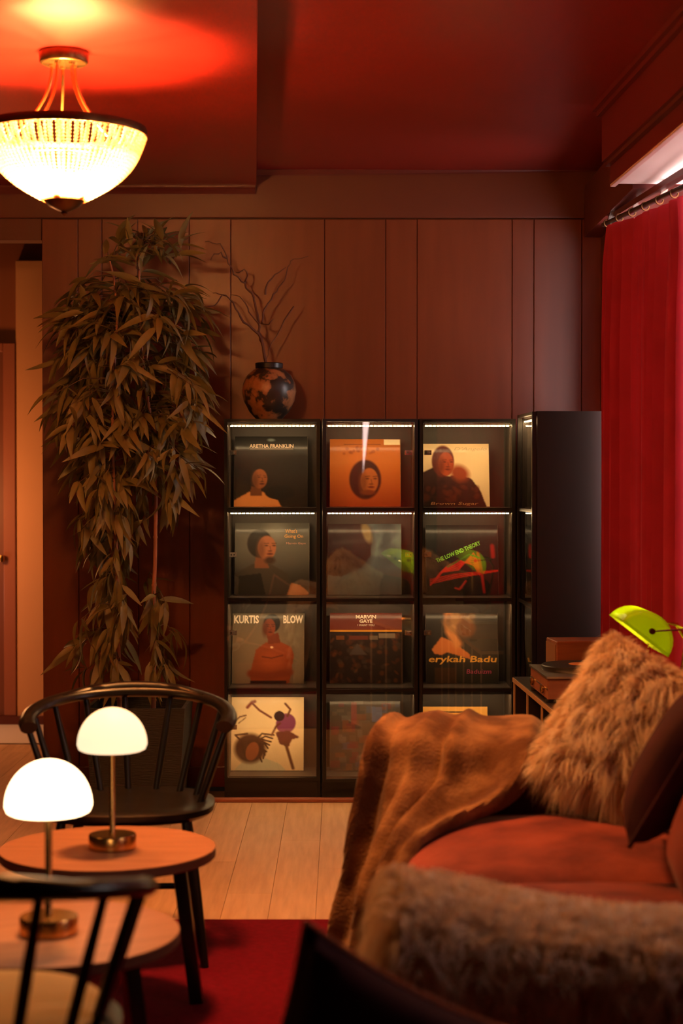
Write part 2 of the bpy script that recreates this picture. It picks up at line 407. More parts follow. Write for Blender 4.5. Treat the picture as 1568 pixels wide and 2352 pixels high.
# ------------------------------------------------------------------ display cabinets
Z_SH = [0.092, 0.467, 0.848, 1.228]; HT = 1.602; TH = 0.016
def cabinet(name, M, W, label, door_deg=0.0, hinge='l', pane_deg=0.0, led=(0, 1, 2, 3), glass=M_glass, ht=HT):
    "origin: front left lower corner, x along the front, y into the depth"
    r = empty(name, None, label, 'cabinet', 'black glass-door record cabinets', M=M)
    D = 0.28
    def loc(mb, nm, m, par=r, **k):
        me = mb.mesh(nm, None, k.pop('smooth', False), **k); return link(nm, me, m, par)
    loc(MB().box((0, 0.02, 0), (TH, D, ht)), 'side_panel', M_black)
    loc(MB().box((W - TH, 0.02, 0), (W, D, ht)), 'side_panel', M_black)
    loc(MB().box((TH, D - 0.008, 0.0), (W - TH, D, ht)), 'back_panel', M_inside)
    loc(MB().box((TH, 0.02, ht - 0.018), (W - TH, D - .008, ht)), 'top_panel', M_black)
    loc(MB().box((TH, 0.012, 0.0), (W - TH, 0.03, Z_SH[0] - 0.016)), 'plinth', M_black)
    ins = M_inside
    for i, z in enumerate(Z_SH):
        loc(MB().box((TH, 0.022, z - 0.012), (W - TH, D - .0085, z)), 'shelf', ins)
        if i: loc(MB().box((TH, 0.021, z - (.013, .028, .028, .0225)[i]), (W - TH, 0.0245, z - .0121)), 'shelf_lip', M_black)
        zc = (Z_SH[i+1] - 0.012 if i < 3 else ht - 0.018)
        if i in led:
            s = loc(MB().box((TH + .004, 0.026, zc - 0.010), (W - TH - .004, 0.038, zc - 0.0005)), 'light_rail', M_steel)
            mb = MB(); n = 22
            for q in range(n):
                x = TH + .008 + (W - 2*TH - .016) * (q + .5) / n
                mb.box((x - .0055, 0.0262, zc - 0.0135), (x + .0055, 0.0385, zc - 0.0101))
            loc(mb, 'light_strip', M_led, s)
    # lining of the side panels, paler inside
    for x0, x1 in ((TH, TH + .002), (W - TH - .002, W - TH)):
        loc(MB().box((x0, 0.04, Z_SH[0]), (x1, D - .0086, ht - .02)), 'side_lining', ins)
    # door, turned on its hinge
    fw = 0.016; hx = 0.0 if hinge == 'l' else W
    sg = -1 if hinge == 'l' else 1
    R = Matrix.Translation((hx, 0.010, 0)) @ Matrix.Rotation(math.radians(door_deg) * sg, 4, 'Z') @ Matrix.Translation((-hx, -0.010, 0))
    d = bpy.data.objects.new('door', MB().box((.001, 0, Z_SH[0] - .014), (fw, .018, ht - .002)).box((W - fw, 0, Z_SH[0] - .014), (W - .001, .018, ht - .002))
         .box((fw, 0, Z_SH[0] - .014), (W - fw, .018, Z_SH[0] - .002)).box((fw, 0, ht - .014), (W - fw, .018, ht - .002))
         .box((fw, 0.004, Z_SH[1] - .0135), (W - fw, .016, Z_SH[1] - .0005)).box((fw, 0.004, Z_SH[2] - .0135), (W - fw, .016, Z_SH[2] - .0005)).box((fw, 0.004, Z_SH[3] - .0135), (W - fw, .016, Z_SH[3] - .0005))
         .mesh('door', None, False)); COL.objects.link(d); d.data.materials.append(M_frame); d.parent = r; d.matrix_local = R
    g = MB(); Rp = Matrix.Translation((W/2, .006, 0)) @ Matrix.Rotation(math.radians(pane_deg), 4, 'Z') @ Matrix.Translation((-W/2, -.006, 0))
    g.add([Rp @ Vector(q) for q in ((fw - .004, .006, Z_SH[0]), (W - fw + .004, .006, Z_SH[0]), (W - fw + .004, .006, ht - .006), (fw - .004, .006, ht - .006))], [(0, 1, 2, 3)])
    link('pane', g.mesh('pane', None, False), glass, d)
    for z in (0.30, 0.70, 1.03, 1.46):
        x = fw + .006 if hinge == 'l' else W - fw - .006; s2 = 1 if hinge == 'l' else -1
        link('hinge', MB().box((min(x, x + s2*.03), .020, z - .010), (max(x, x + s2*.03), .030, z + .010)).lathe([(0, -.004), (.010, -.004), (.010, .004), (0, .004)], (x + s2*.014, .02, z), 10).mesh('hinge', None, False), M_steel, d)
    return r
YF = 7.32
c1 = cabinet('display_cabinet', Matrix.Translation((-0.494, YF, 0)), 0.405, 'black display cabinet beneath the flowered vase, four shelves behind a glass door', 0.0, 'l', pane_deg=2.5)
c2 = cabinet('display_cabinet', Matrix.Translation((-0.084, YF, 0)), 0.405, 'black display cabinet with the orange record sleeve on its top shelf', 7.1, 'r')
c3 = cabinet('display_cabinet', Matrix.Translation((0.327, YF, 0)), 0.405, 'black display cabinet with the black sleeve bearing red stripes on its third shelf', 0.0, 'l', pane_deg=2.3)
M4 = Matrix.Translation((0.738, 7.318, 0)) @ Matrix.Rotation(-PI/2 + 0.045, 4, 'Z')
c4 = cabinet('display_cabinet', M4, 0.405, 'black display cabinet turned sideways in the corner, plain dark side panel by the red curtain', 0.0, 'r', led=(3,), ht=1.618)

# ------------------------------------------------------------------ record sleeves
class Art:
    N = 88
    def __init__(s, bg):
        n = s.N; u = (np.arange(n + 1)) / n; s.X, s.Y = np.meshgrid(u, u)      # X right, Y down
        s.C = np.ones((n + 1, n + 1, 3)) * np.array(bg)
    def put(s, mask, col, a=1.0): s.C = s.C * (1 - (mask * a)[..., None]) + np.array(col) * (mask * a)[..., None]; return s
    def ell(s, cx, cy, rx, ry, col, rot=0, soft=0.06, a=1.0):
        x, y = s.X - cx, s.Y - cy; c, q = math.cos(rot), math.sin(rot); x, y = x*c + y*q, -x*q + y*c
        d = np.sqrt((x/rx)**2 + (y/ry)**2); return s.put(np.clip((1 + soft - d) / (2*soft), 0, 1), col, a)
    def rect(s, x0, y0, x1, y1, col, a=1.0):
        m = ((s.X >= x0) & (s.X <= x1) & (s.Y >= y0) & (s.Y <= y1)).astype(float); return s.put(m, col, a)
    def poly(s, pts, col, a=1.0):
        m = np.zeros_like(s.X, bool); n = len(pts)
        for i in range(n):
            x1, y1 = pts[i]; x2, y2 = pts[(i + 1) % n]
            cond = ((y1 > s.Y) != (y2 > s.Y)); xi = (x2 - x1) * (s.Y - y1) / ((y2 - y1) or 1e-9) + x1
            m ^= cond & (s.X < xi)
        mf = m.astype(float)
        for _ in range(1):
            p = np.pad(mf, 1, mode='edge'); mf = (p[:-2,1:-1]+p[2:,1:-1]+p[1:-1,:-2]+p[1:-1,2:]+4*p[1:-1,1:-1])/8
        return s.put(mf, col, a)
    def stroke(s, pts, wd, col, a=1.0):
        d = np.full_like(s.X, 9.0)
        for (x1, y1), (x2, y2) in zip(pts[:-1], pts[1:]):
            vx, vy = x2-x1, y2-y1; L2 = vx*vx+vy*vy+1e-9
            t = np.clip(((s.X-x1)*vx+(s.Y-y1)*vy)/L2, 0, 1); d = np.minimum(d, np.hypot(s.X-x1-t*vx, s.Y-y1-t*vy))
        return s.put(np.clip(1.5 - d/wd, 0, 1), col, a)
    def vgrad(s, y0, y1, col, a=1.0): return s.put(np.clip((s.Y - y0)/(y1 - y0), 0, 1), col, a)
    def blotch(s, seed, col, a=0.5, n=40, r=(0.03, 0.08), box=(0, 0, 1, 1)):
        g = np.random.default_rng(seed)
        for _ in range(n):
            s.ell(box[0] + g.random()*(box[2]-box[0]), box[1] + g.random()*(box[3]-box[1]), g.uniform(*r), g.uniform(*r), col if not isinstance(col, list) else col[g.integers(len(col))], g.random()*3, 0.3, a)
        return s
def text_mesh(txt, w, h, shear=0.0, bold=0.0):
    cu = bpy.data.curves.new('lettering', 'FONT'); cu.body = txt; cu.align_x = 'CENTER'; cu.align_y = 'CENTER'
    cu.shear = shear; cu.offset = bold; cu.resolution_u = 2
    o = bpy.data.objects.new('lettering', cu); COL.objects.link(o)
    dg = bpy.context.evaluated_depsgraph_get(); me = bpy.data.meshes.new_from_object(o.evaluated_get(dg))
    bpy.data.objects.remove(o); 
    n = len(me.vertices); co = np.empty(n*3); me.vertices.foreach_get('co', co); co = co.reshape(-1, 3)
    lo, hi = co.min(0), co.max(0); co = co - (lo + hi) / 2
    co[:, 0] *= w / (hi[0]-lo[0]); co[:, 1] *= h / (hi[1]-lo[1]); return me, co
SL = 0.315
def sleeve(art, box, ycen, label, texts=(), shelf_row=0, name='record_sleeve'):
    l, t, rr, b = box
    Yb, Yt = 7.475, 7.545
    zb = Z_SH[3 - shelf_row] + 0.0006
    Y = Yb
    xc = (at((l + rr)/2, 1200, 7.49)).x
    Wd = (rr - l) / F_PX * 7.49
    Hd = Wd if b is None else Wd * 0.985
    lean = math.atan2(Yt - Yb, Hd)
    M = Matrix.Translation((xc, Yb, zb)) @ Matrix.Rotation(-lean, 4, 'X')
    r = empty(name, None, label, 'record', 'record sleeves on the cabinet shelves', M=M)
    link('card', MB().box((-Wd/2, 0.0005, 0.0016), (Wd/2, 0.0045, Hd)).mesh('card', None, False, bevel=0.0006, segs=1), M_card, r)
    n = Art.N; X = (art.X - .5) * Wd * .996; Z = (1 - art.Y) * Hd * .994 + 0.002
    V = np.stack([X.ravel(), np.zeros(X.size), Z.ravel()], 1)
    idx = np.arange((n+1)*(n+1)).reshape(n+1, n+1)
    Fc = np.stack([idx[:-1,:-1].ravel(), idx[1:,:-1].ravel(), idx[1:,1:].ravel(), idx[:-1,1:].ravel()], 1)
    me = bpy.data.meshes.new('cover_print'); me.from_pydata(V.tolist(), [], Fc.tolist())
    at_ = me.color_attributes.new('Col', 'FLOAT_COLOR', 'POINT')
    buf = np.ones((V.shape[0], 4)); buf[:, :3] = np.clip(art.C.reshape(-1, 3), 0, 1)**1.55 * 1.1; at_.data.foreach_set('color', buf.ravel().astype(np.float32))
    link('cover_print', me, M_print, r)
    for (txt, cx, cy, w_, h_, col, opt) in texts:
        me, co = text_mesh(txt, w_ * Wd, h_ * Hd, opt.get('shear', 0), opt.get('bold', 0))
        a = opt.get('rot', 0); ca, sa = math.cos(a), math.sin(a)
        x = co[:, 0]*ca - co[:, 1]*sa; z = co[:, 0]*sa + co[:, 1]*ca
        P = np.stack([x + (cx - .5) * Wd, np.full(len(x), -0.0005), z + (1 - cy) * Hd], 1)
        me.vertices.foreach_set('co', P.ravel()); me.update(); me.materials.clear()
        link('lettering', me, ink('ink_' + txt[:6].replace(' ', ''), col), r)
    return r
BR = (0.10, 0.05, 0.025)
def bust(a, cx, top, s, skin, cloth, hair, dx=0.0):
    "plain generic head and shoulders"
    a.poly([(cx - .42*s, 1.02), (cx - .36*s, top + .62*s), (cx - .12*s, top + .48*s), (cx + .12*s, top + .48*s), (cx + .36*s, top + .62*s), (cx + .44*s, 1.02)], cloth)
    a.poly([(cx - .08*s, top + .36*s), (cx + .08*s, top + .36*s), (cx + .10*s, top + .54*s), (cx - .10*s, top + .54*s)], tuple(q*.7 for q in skin))
    a.ell(cx - dx*.4, top + .19*s, .17*s, .20*s, hair); a.ell(cx + dx, top + .25*s, .125*s, .17*s, skin)
    return face(a, cx + dx, top + .25*s, s, skin, dx)
def face(a, fx, fy, s, skin, dx=0.0):
    dk = tuple(q*.38 for q in skin); m = dx*.6
    a.ell(fx - math.copysign(.085*s, dx or 1), fy + .03*s, .055*s, .14*s, tuple(q*.55 for q in skin), soft=.5, a=.8)
    for e in (-.05, .055):
        a.ell(fx + m + e*s, fy - .03*s, .024*s, .011*s, dk, soft=.5); a.stroke([(fx + m + (e - .03)*s, fy - .062*s), (fx + m + (e + .03)*s, fy - .066*s)], .006*s, dk, .8)
    a.stroke([(fx + m, fy - .02*s), (fx + m + .012*s, fy + .04*s)], .008*s, tuple(q*.65 for q in skin), .8)
    a.ell(fx + m, fy + .047*s, .03*s, .010*s, tuple(q*.5 for q in skin), soft=.5); a.ell(fx + m, fy + .088*s, .042*s, .016*s, (skin[0]*.5, skin[1]*.35, skin[2]*.4), soft=.4)
    return a
# top shelf
a = Art((0.022, 0.016, 0.012)); a.vgrad(-.4, 1.2, (0.05, 0.028, 0.016), .8)
bust(a, .30, .40, .82, (0.36, 0.16, 0.07), (0.72, 0.38, 0.16), (0.03, 0.018, 0.012), .05); a.ell(.62, .80, .20, .10, (.016, .012, .01))
a.rect(.21, .165, .80, .185, (.45, .36, .27), .6); a.ell(.50, .05, .05, .02, (.3, .35, .35), soft=.4)
sleeve(a, (537, 992, 706, 1160), 0, 'dark record sleeve with a pale two-line title over a figure in an orange shirt', [('ARETHA FRANKLIN', .505, .135, .60, .052, (.80, .62, .45), {'bold': .015})], 0)
a = Art((0.62, 0.27, 0.055)); a.vgrad(.35, 1.1, (0.46, 0.11, 0.03), .9); a.rect(.20, .07, .72, .085, (.20, .07, .02), .7)
a.blotch(3, (.40, .15, .03), .6, 16, (.015, .03), (.2, .12, .7, .22))
a.ell(.50, .60, .225, .29, (.10, .03, .015)); a.ell(.56, .62, .125, .19, (.52, .22, .07)); a.ell(.54, .79, .10, .04, (.30, .10, .03), soft=.3); face(a, .56, .62, 1.05, (.52, .22, .07), .04)
a.rect(.77, .01, .99, .085, (.95, .85, .65))
sleeve(a, (757, 997, 920, 1158), 0, 'orange record sleeve printed with a round dark hairstyle around a face', [], 0)
a = Art((0.86, 0.72, 0.50))
a.poly([(0, .45), (.18, .36), (.34, .52), (.52, .50), (.72, .55), (.86, .74), (.96, 1.02), (0, 1.02)], (.10, .03, .015)); a.blotch(8, [(.25, .07, .02), (.05, .015, .01)], .5, 26, (.02, .07), (.02, .55, .85, 1))
a.ell(.30, .28, .17, .25, (.22, .045, .02)); a.ell(.345, .32, .115, .19, (.52, .15, .05)); face(a, .345, .32, 1.0, (.52, .15, .05), .05); a.ell(.55, .47, .15, .12, (.40, .12, .04), rot=.6, soft=.35)
sleeve(a, (972, 993, 1124, 1160), 0, 'cream record sleeve with a seated figure in a dark red leather jacket',
       [("D'Angelo", .72, .085, .50, .065, (.55, .42, .25), {'shear': .3}), ('Brown Sugar', .47, .95, .72, .055, (.55, .22, .07), {'shear': .15})], 0)
# second row
a = Art((0.20, 0.19, 0.17)); a.vgrad(.35, .8, (.09, .075, .06), .9); a.ell(.55, .10, .14, .14, (.36, .35, .32), soft=.6, a=.6)
bust(a, .36, .10, .98, (0.42, 0.20, 0.11), (0.12, 0.095, 0.075), (0.05, 0.035, 0.028), .07); a.poly([(.70, 1.01), (.76, .83), (.88, .86), (1, .97), (1, 1.01)], (.52, .28, .16)); a.poly([(.05, .74), (.35, .70), (.42, 1.01), (.05, 1.01)], (.045, .035, .03))
a.ell(.47, .52, .07, .05, (.10, .05, .03), soft=.4)
sleeve(a, (538, 1195, 710, 1360), 1, 'grey record sleeve with a large head looking up beside an orange title',
       [("What's", .755, .11, .16, .055, (.60, .26, .03), {'bold': .01}), ('Going On', .79, .19, .25, .06, (.60, .26, .03), {'bold': .01}), ('Marvin Gaye', .82, .285, .26, .035, (.50, .22, .14), {})], 1)
a = Art((0.16, 0.22, 0.24)); a.blotch(11, [(.30, .38, .38), (.10, .15, .18)], .45, 24, (.06, .16), (.55, 0, 1, .6)); a.vgrad(.6, 1.05, (.20, .13, .10), .8)
a.poly([(0, 0), (.50, 0), (.60, .18), (.58, .45), (.46, .62), (.18, .74), (0, .72)], (.085, .045, .045)); a.ell(.30, .30, .30, .36, (.075, .04, .045), soft=.25); a.ell(.53, .12, .06, .15, (.36, .29, .17), rot=-.3, soft=.3); a.blotch(5, (.22, .20, .18), .4, 14, (.05, .14), (0, .72, .6, 1))
sleeve(a, (752, 1197, 922, 1360), 1, 'blue-grey record sleeve with a large dark shape filling its upper half', [], 1)
a = Art((0.018, 0.013, 0.010))
for i in range(7):
    o = i * .042
    a.stroke([(.06 + o*.4, .86 - o*.4), (.20 + o*.3, .68 - o*.3), (.45, .50 - o*.55 + .14), (.66, .40 + o*.7), (.74, .56 + o*.6)], .008, (.55, .05, .025))
    a.stroke([(.06, .84 - o*.5), (.40, .76 - o*.45), (1.0, .66 - o*.12)], .007, (.55, .05, .025), .9 if i < 4 else 0)
a.stroke([(.72, .40), (.76, .60), (.80, .96)], .02, (.40, .03, .02)); a.stroke([(.55, .80), (.46, .92), (.40, .90)], .014, (.45, .05, .03)); a.stroke([(.30, .60), (.60, .42), (.74, .47)], .010, (.06, .22, .03)); a.stroke([(.92, .30), (.93, .45)], .03, (.40, .03, .02))
sleeve(a, (978, 1196, 1145, 1360), 1, 'black record sleeve with curving red stripes and slanting green lettering', [('THE LOW END THEORY', .45, .38, .66, .062, (.22, .62, .04), {'rot': .40, 'bold': .02})], 1)
# third row
a = Art((0.27, 0.21, 0.15)); a.vgrad(.2, -.3, (.15, .14, .09), .8); a.ell(.25, .75, .3, .35, (.36, .25, .17), soft=.8, a=.6)
sk_ = (0.36, 0.11, 0.035)
a.poly([(.27, 1.01), (.25, .86), (.33, .52), (.46, .42), (.66, .40), (.82, .48), (.86, .60), (.80, .98), (.76, 1.01)], sk_); a.ell(.56, .68, .17, .12, (.42, .13, .042), soft=.4); a.stroke([(.26, .86), (.50, .90), (.80, .84)], .05, (.30, .085, .028)); a.poly([(.48, .30), (.64, .28), (.67, .42), (.50, .44)], (.26, .075, .025))
a.ell(.55, .14, .115, .13, (.03, .015, .01)); a.ell(.515, .20, .085, .125, (.33, .10, .035)); face(a, .515, .205, .72, (.33, .10, .035), .02); a.stroke([(.42, .62), (.55, .64), (.70, .60)], .010, (.18, .05, .02), .7); a.poly([(.26, .96), (.76, .96), (.76, 1.01), (.26, 1.01)], (.03, .02, .015)); a.ell(.55, .485, .02, .015, (.8, .6, .45), soft=.4)
W_ = (.95, .78, .62)
sleeve(a, (532, 1397, 698, 1562), 2, 'olive record sleeve with a bare-chested figure, arms folded, between white capitals',
       [('KURTIS', .195, .085, .345, .115, W_, {'bold': .035}), ('BLOW', .845, .085, .275, .115, W_, {'bold': .035})], 2)
a = Art((0.065, 0.030, 0.016)); a.blotch(21, [(.20, .07, .02), (.30, .12, .03), (.10, .06, .04), (.15, .11, .08)], .55, 90, (.015, .05), (0, .32, 1, 1)); a.poly([(.26, .60), (.38, .43), (.52, .60)], (.16, .12, .10)); a.rect(0, 0, 1, .25, (.27, .055, .018)); a.rect(0, .25, 1, .268, (.75, .42, .06)); a.rect(.68, .29, .90, .355, (.33, .26, .20)); a.rect(.27, .32, .53, .385, (.24, .07, .03)); a.rect(.55, .32, .66, .38, (.26, .20, .15)); a.rect(.08, .32, .2, .38, (.28, .11, .02))
sleeve(a, (757, 1397, 924, 1562), 2, 'brown record sleeve with a crowded painted scene beneath a plain title band',
       [('MARVIN', .50, .055, .28, .05, W_, {'bold': .03}), ('GAYE', .50, .115, .18, .05, W_, {'bold': .03}), ('I WANT YOU', .50, .172, .23, .026, W_, {})], 2)
a = Art((0.055, 0.040, 0.030)); a.ell(.72, .45, .35, .5, (.17, .125, .085), soft=.9, a=.8)
a.poly([(.08, .52), (.22, .34), (.36, .40), (.60, .58), (.62, .66), (.30, .56), (.22, .60), (.12, .58)], (.62, .27, .10)); a.stroke([(.32, .02), (.33, .26), (.44, .44)], .06, (.66, .34, .15)); a.ell(.46, .15, .20, .14, (.46, .27, .13), soft=.2); a.ell(.56, .22, .13, .13, (.30, .15, .07), soft=.2); a.blotch(31, [(.66, .42, .22), (.25, .13, .06)], .4, 16, (.02, .06), (.3, .02, .68, .3)); a.rect(.12, .78, .42, 1, (.16, .08, .035)); a.vgrad(.6, 1.1, (.03, .02, .015), .5)
sleeve(a, (978, 1392, 1145, 1558), 2, 'smoky brown record sleeve with a raised bare arm above orange handwriting',
       [('erykah Badu', .51, .665, .94, .12, (.72, .32, .03), {'shear': .12, 'bold': .02}), ('Baduizm', .73, .825, .34, .062, (.42, .03, .10), {'shear': .1})], 2)
# bottom row
a = Art((0.84, 0.68, 0.47)); a.vgrad(.4, 1.2, (.74, .54, .34), .8)
a.poly([(.06, 1.01), (.20, .86), (.50, .84), (.66, .90), (.78, 1.01)], (.62, .56, .42)); a.ell(.28, .70, .21, .20, (.10, .045, .025), soft=.15)
for q in range(9): a.stroke([(.28, .66), (.44 + .05*math.sin(q*2.1), .50 + .035*q), (.60 - .02*q, .52 + .045*q)], .011, (.09, .04, .02))
a.stroke([(.14, .58), (.08, .52), (.24, .50)], .012, (.10, .045, .02)); a.ell(.31, .74, .085, .13, (.34, .14, .06), rot=.3); a.ell(.76, .36, .13, .14, (.33, .12, .22), rot=.6); a.poly([(.62, .48), (.80, .46), (.95, .55), (.84, .58), (.80, .68), (.68, .64)], (.20, .06, .05)); a.stroke([(.76, .64), (.86, .97)], .02, (.20, .09, .04)); a.ell(.67, .26, .07, .07, (.07, .03, .02)); a.stroke([(.78, .26), (.82, .17), (.75, .09)], .014, (.25, .11, .05)); a.stroke([(.57, .52), (.63, .40), (.68, .36)], .014, (.25, .11, .05))
a.stroke([(.30, .08), (.40, .18), (.56, .28)], .014, (.30, .14, .09)); a.stroke([(.24, .14), (.30, .07), (.34, .06)], .02, (.35, .12, .07)); a.stroke([(.07, .33), (.14, .27), (.22, .25)], .010, (.30, .18, .12)); a.stroke([(.12, .36), (.22, .28)], .006, (.3, .18, .12))
sleeve(a, (525, 1596, 697, 1767), 3, 'white record sleeve with leaping dancers in purple and a large dark head', [], 3)
a = Art((0.15, 0.105, 0.07)); g = np.random.default_rng(4)
for _ in range(120):
    x, y = g.random(), g.random(); c = [(.20, .14, .10), (.16, .15, .20), (.26, .12, .05), (.12, .10, .09), (.22, .17, .14), (.24, .07, .06)][g.integers(6)]
    a.rect(x - .01, y - .01, x + g.uniform(.05, .14), y + g.uniform(.03, .12), c, .75)
a.rect(.30, .02, .38, .34, (.33, .09, .07), .7); a.rect(.60, .08, .74, .30, (.20, .19, .27), .8)
sleeve(a, (757, 1591, 920, 1760), 3, 'record sleeve covered with a patchwork of small faded rectangles', [], 3)
a = Art((0.80, 0.50, 0.16)); a.vgrad(.3, 1.0, (.62, .30, .07), .7); a.rect(.08, .075, .78, .10, (.14, .05, .02)); a.blotch(41, (.66, .36, .09), .4, 18, (.02, .05), (.1, .2, .9, .3)); a.ell(.45, .62, .25, .26, (.36, .12, .04))
for q in range(11): a.stroke([(.45, .55), (.45 + .30*math.cos(-.2 - q*.27), .55 + .26*math.sin(-.2 - q*.27))], .014, (.38, .13, .04))
a.rect(.64, .28, .74, .44, (.9, .7, .4), .7)
sleeve(a, (972, 1592, 1122, 1740), 3, 'yellow record sleeve standing behind the brown throw on the sofa arm', [], 3)

# ------------------------------------------------------------------ vase and willow
vb = at(618, 948, 7.47); vb.z = HT
v = empty('vase', vb, 'round vase patterned with brown flowers on top of the cabinet', 'vase')
prof = [(0.0, 0), (.052, 0), (.058, .006), (.085, .035), (.108, .08), (.116, .122), (.112, .155), (.095, .190), (.068, .213), (.054, .220), (.056, .238), (.058, .243), (.050, .243), (.047, .222), (.06, .20), (.0, .03)]
MB().lathe(prof[:11], vb, 40).build('body', M_vase, v)
MB().lathe([(.0535, .2195), (.0585, .222), (.0595, .240), (.056, .244), (.049, .243), (.047, .225)], vb, 32, cap=False).build('rim', M_frame, v)
tw = empty('willow_branches', vb + Vector((0, 0, .03)), 'bare curly willow twigs standing in the flowered vase', 'branches')
def cpx(pts, Y): return [at(440 + x / 4.9, 520 + y / 4.9, Y + dy) for (x, y, dy) in pts]
branches = [
 [(840,1560,0),(800,1320,0),(770,1220,0),(765,1130,.01),(740,980,.01),(715,880,.02),(700,800,.02),(650,730,.02),(600,640,.02),(540,590,.01),(470,540,0),(450,460,0),(400,360,-.01),(370,280,-.01),(320,190,-.02),(230,185,-.02),(150,170,-.02)],
 [(800,1340,0),(750,1210,-.01),(640,1110,-.02),(550,1020,-.02),(490,920,-.03),(430,820,-.03),(390,780,-.04),(300,760,-.04),(240,750,-.04)],
 [(790,1080,0),(800,990,.01),(840,900,.01),(900,820,.02),(960,730,.02),(1010,650,.02),(1060,560,.01),(1080,460,.01),(1110,390,0),(1200,365,0),(1310,335,0)],
 [(830,770,.01),(850,650,.01),(900,590,.01),(980,520,.01),(1060,460,.01)],
 [(600,630,.02),(630,560,.02),(590,480,.02),(560,500,.02),(500,520,.02)],
 [(780,1090,0),(870,1105,-.01),(920,1040,-.02)],
 [(400,360,-.01),(330,290,-.02),(250,310,-.03),(215,380,-.03)],
 [(390,780,-.04),(330,790,-.05),(260,890,-.06),(130,900,-.06)],
 [(760,1100,0),(640,960,.01),(600,860,.01),(540,790,.01),(430,770,.01)],
 [(1150,900,.02),(1040,1060,.02),(960,1230,.02),(860,1400,.01),(835,1500,0)]]
for bi, bpts in enumerate(branches):
    P = cpx(bpts, 7.47); n = len(P); r0 = .006 if bi < 2 else .0042
    Q = []
    for i in range(n - 1):
        for t in (0, .5):
            q = P[i].lerp(P[i+1], t)
            if t: q += Vector((random.uniform(-.006, .006), random.uniform(-.008, .008), random.uniform(-.006, .006)))
            Q.append(q)
    Q.append(P[-1])
    MB().tube(Q, [max(.0016, r0 * (1 - .75 * i / len(Q))) for i in range(len(Q))], 6).build('twig', M_twig, tw)
MB().tube([vb + Vector((.006, 0, .225)), vb + Vector((.0, 0, .04))], .006, 6).build('twig', M_twig, tw)

# ------------------------------------------------------------------ bamboo plant
PX, PY = at(322, 1700, 7.12).x, 7.12
pl = empty('bamboo_plant', (PX, PY, 0), 'tall leafy bamboo in a dark square planter beside the cabinet', 'plant')
pz = at(322, 1622, 7.0).z
MB().add([(PX-.17,PY-.17,0.0),(PX+.17,PY-.17,0),(PX+.17,PY+.17,0),(PX-.17,PY+.17,0),(PX-.20,PY-.20,pz),(PX+.20,PY-.20,pz),(PX+.20,PY+.20,pz),(PX-.20,PY+.20,pz)],
         [(0,3,2,1),(0,1,5,4),(1,2,6,5),(2,3,7,6),(3,0,4,7)]).add(
         [(PX-.20,PY-.20,pz),(PX+.20,PY-.20,pz),(PX+.20,PY+.20,pz),(PX-.20,PY+.20,pz),(PX-.185,PY-.185,pz),(PX+.185,PY-.185,pz),(PX+.185,PY+.185,pz),(PX-.185,PY+.185,pz),(PX-.18,PY-.18,pz-.05),(PX+.18,PY-.18,pz-.05),(PX+.18,PY+.18,pz-.05),(PX-.18,PY+.18,pz-.05)],
         [(0,1,5,4),(1,2,6,5),(2,3,7,6),(3,0,4,7),(4,5,9,8),(5,6,10,9),(6,7,11,10),(7,4,8,11)]).build('planter', M_pot, pl, smooth=False)
MB().box((PX-.185,PY-.185,pz-.08),(PX+.185,PY+.185,pz-.045)).build('soil', M_soil, pl, smooth=False)
stems = [[(275,1640),(274,1560),(271,1480),(272,1380),(268,1290),(262,1150),(258,1000),(262,850),(270,720),(262,640),(252,600)],
         [(352,1640),(352,1560),(354,1480),(352,1380),(356,1290),(358,1150),(352,1000),(330,850),(318,720),(320,620),(325,560)]]
SP = []
for si, s_ in enumerate(stems):
    P = [at(x, y, PY + (.02 if si else -.05)) for x, y in s_]; SP.append(P); P = [P[0] - Vector((0, 0, .12))] + P
    MB().tube(P, [.0115 - .0007 * i for i in range(len(P))], 10).build('stem', M_stem, pl)
    for i in range(1, 6):
        p = P[i].lerp(P[i+1], .4); MB().tube([p - Vector((0,0,.004)), p + Vector((0,0,.004))], .0135 - .0007*i, 10).build('node', M_stem, pl)
outline = [(545,300,375),(600,225,440),(650,185,452),(700,115,480),(760,112,508),(850,90,492),(900,78,505),(960,96,498),(1030,118,470),(1100,130,488),(1160,142,420),(1230,150,345),(1330,180,345),(1400,190,420),(1450,135,445),(1520,130,430),(1570,170,410)]
def bounds(y):
    for (a0, l0, r0), (a1, l1, r1) in zip(outline[:-1], outline[1:]):
        if a0 <= y <= a1: t = (y - a0)/(a1 - a0); return l0 + t*(l1-l0), r0 + t*(r1-r0)
    return (200, 400)
def leaf_mesh(L, W, droop, fold, curl):
    n = 7; V = []; Fc = []
    for i in range(n):
        t = i / (n - 1); ww = W * (math.sin(PI * min(1, t*1.02)**0.75) ** 0.8) * .5 + .0004
        x = L * (t - .08*droop*t*t); z = -droop * L * t * t; sx = curl * L * t * t
        V += [(x, -ww + sx, z + fold*ww), (x, sx, z), (x, ww + sx, z + fold*ww)]
    for i in range(n - 1):
        b = 3*i; Fc += [(b, b+3, b+4, b+1), (b+1, b+4, b+5, b+2)]
    me = bpy.data.meshes.new('leaf'); me.from_pydata(V, [], Fc); me.shade_smooth(); me.materials.append(M_leaf); return me
LEAVES = [leaf_mesh(L, W, d, f, c) for L, W, d, f, c in [(.115,.024,.25,.35,.05),(.10,.022,.45,.3,-.06),(.125,.023,.6,.35,.04),(.09,.018,.15,.25,0),(.11,.017,.8,.4,-.08),(.13,.025,.35,.3,.09),(.085,.016,.5,.3,.05)]]
lm = []     # (distance from the camera, mesh, matrix)
twigs = MB()
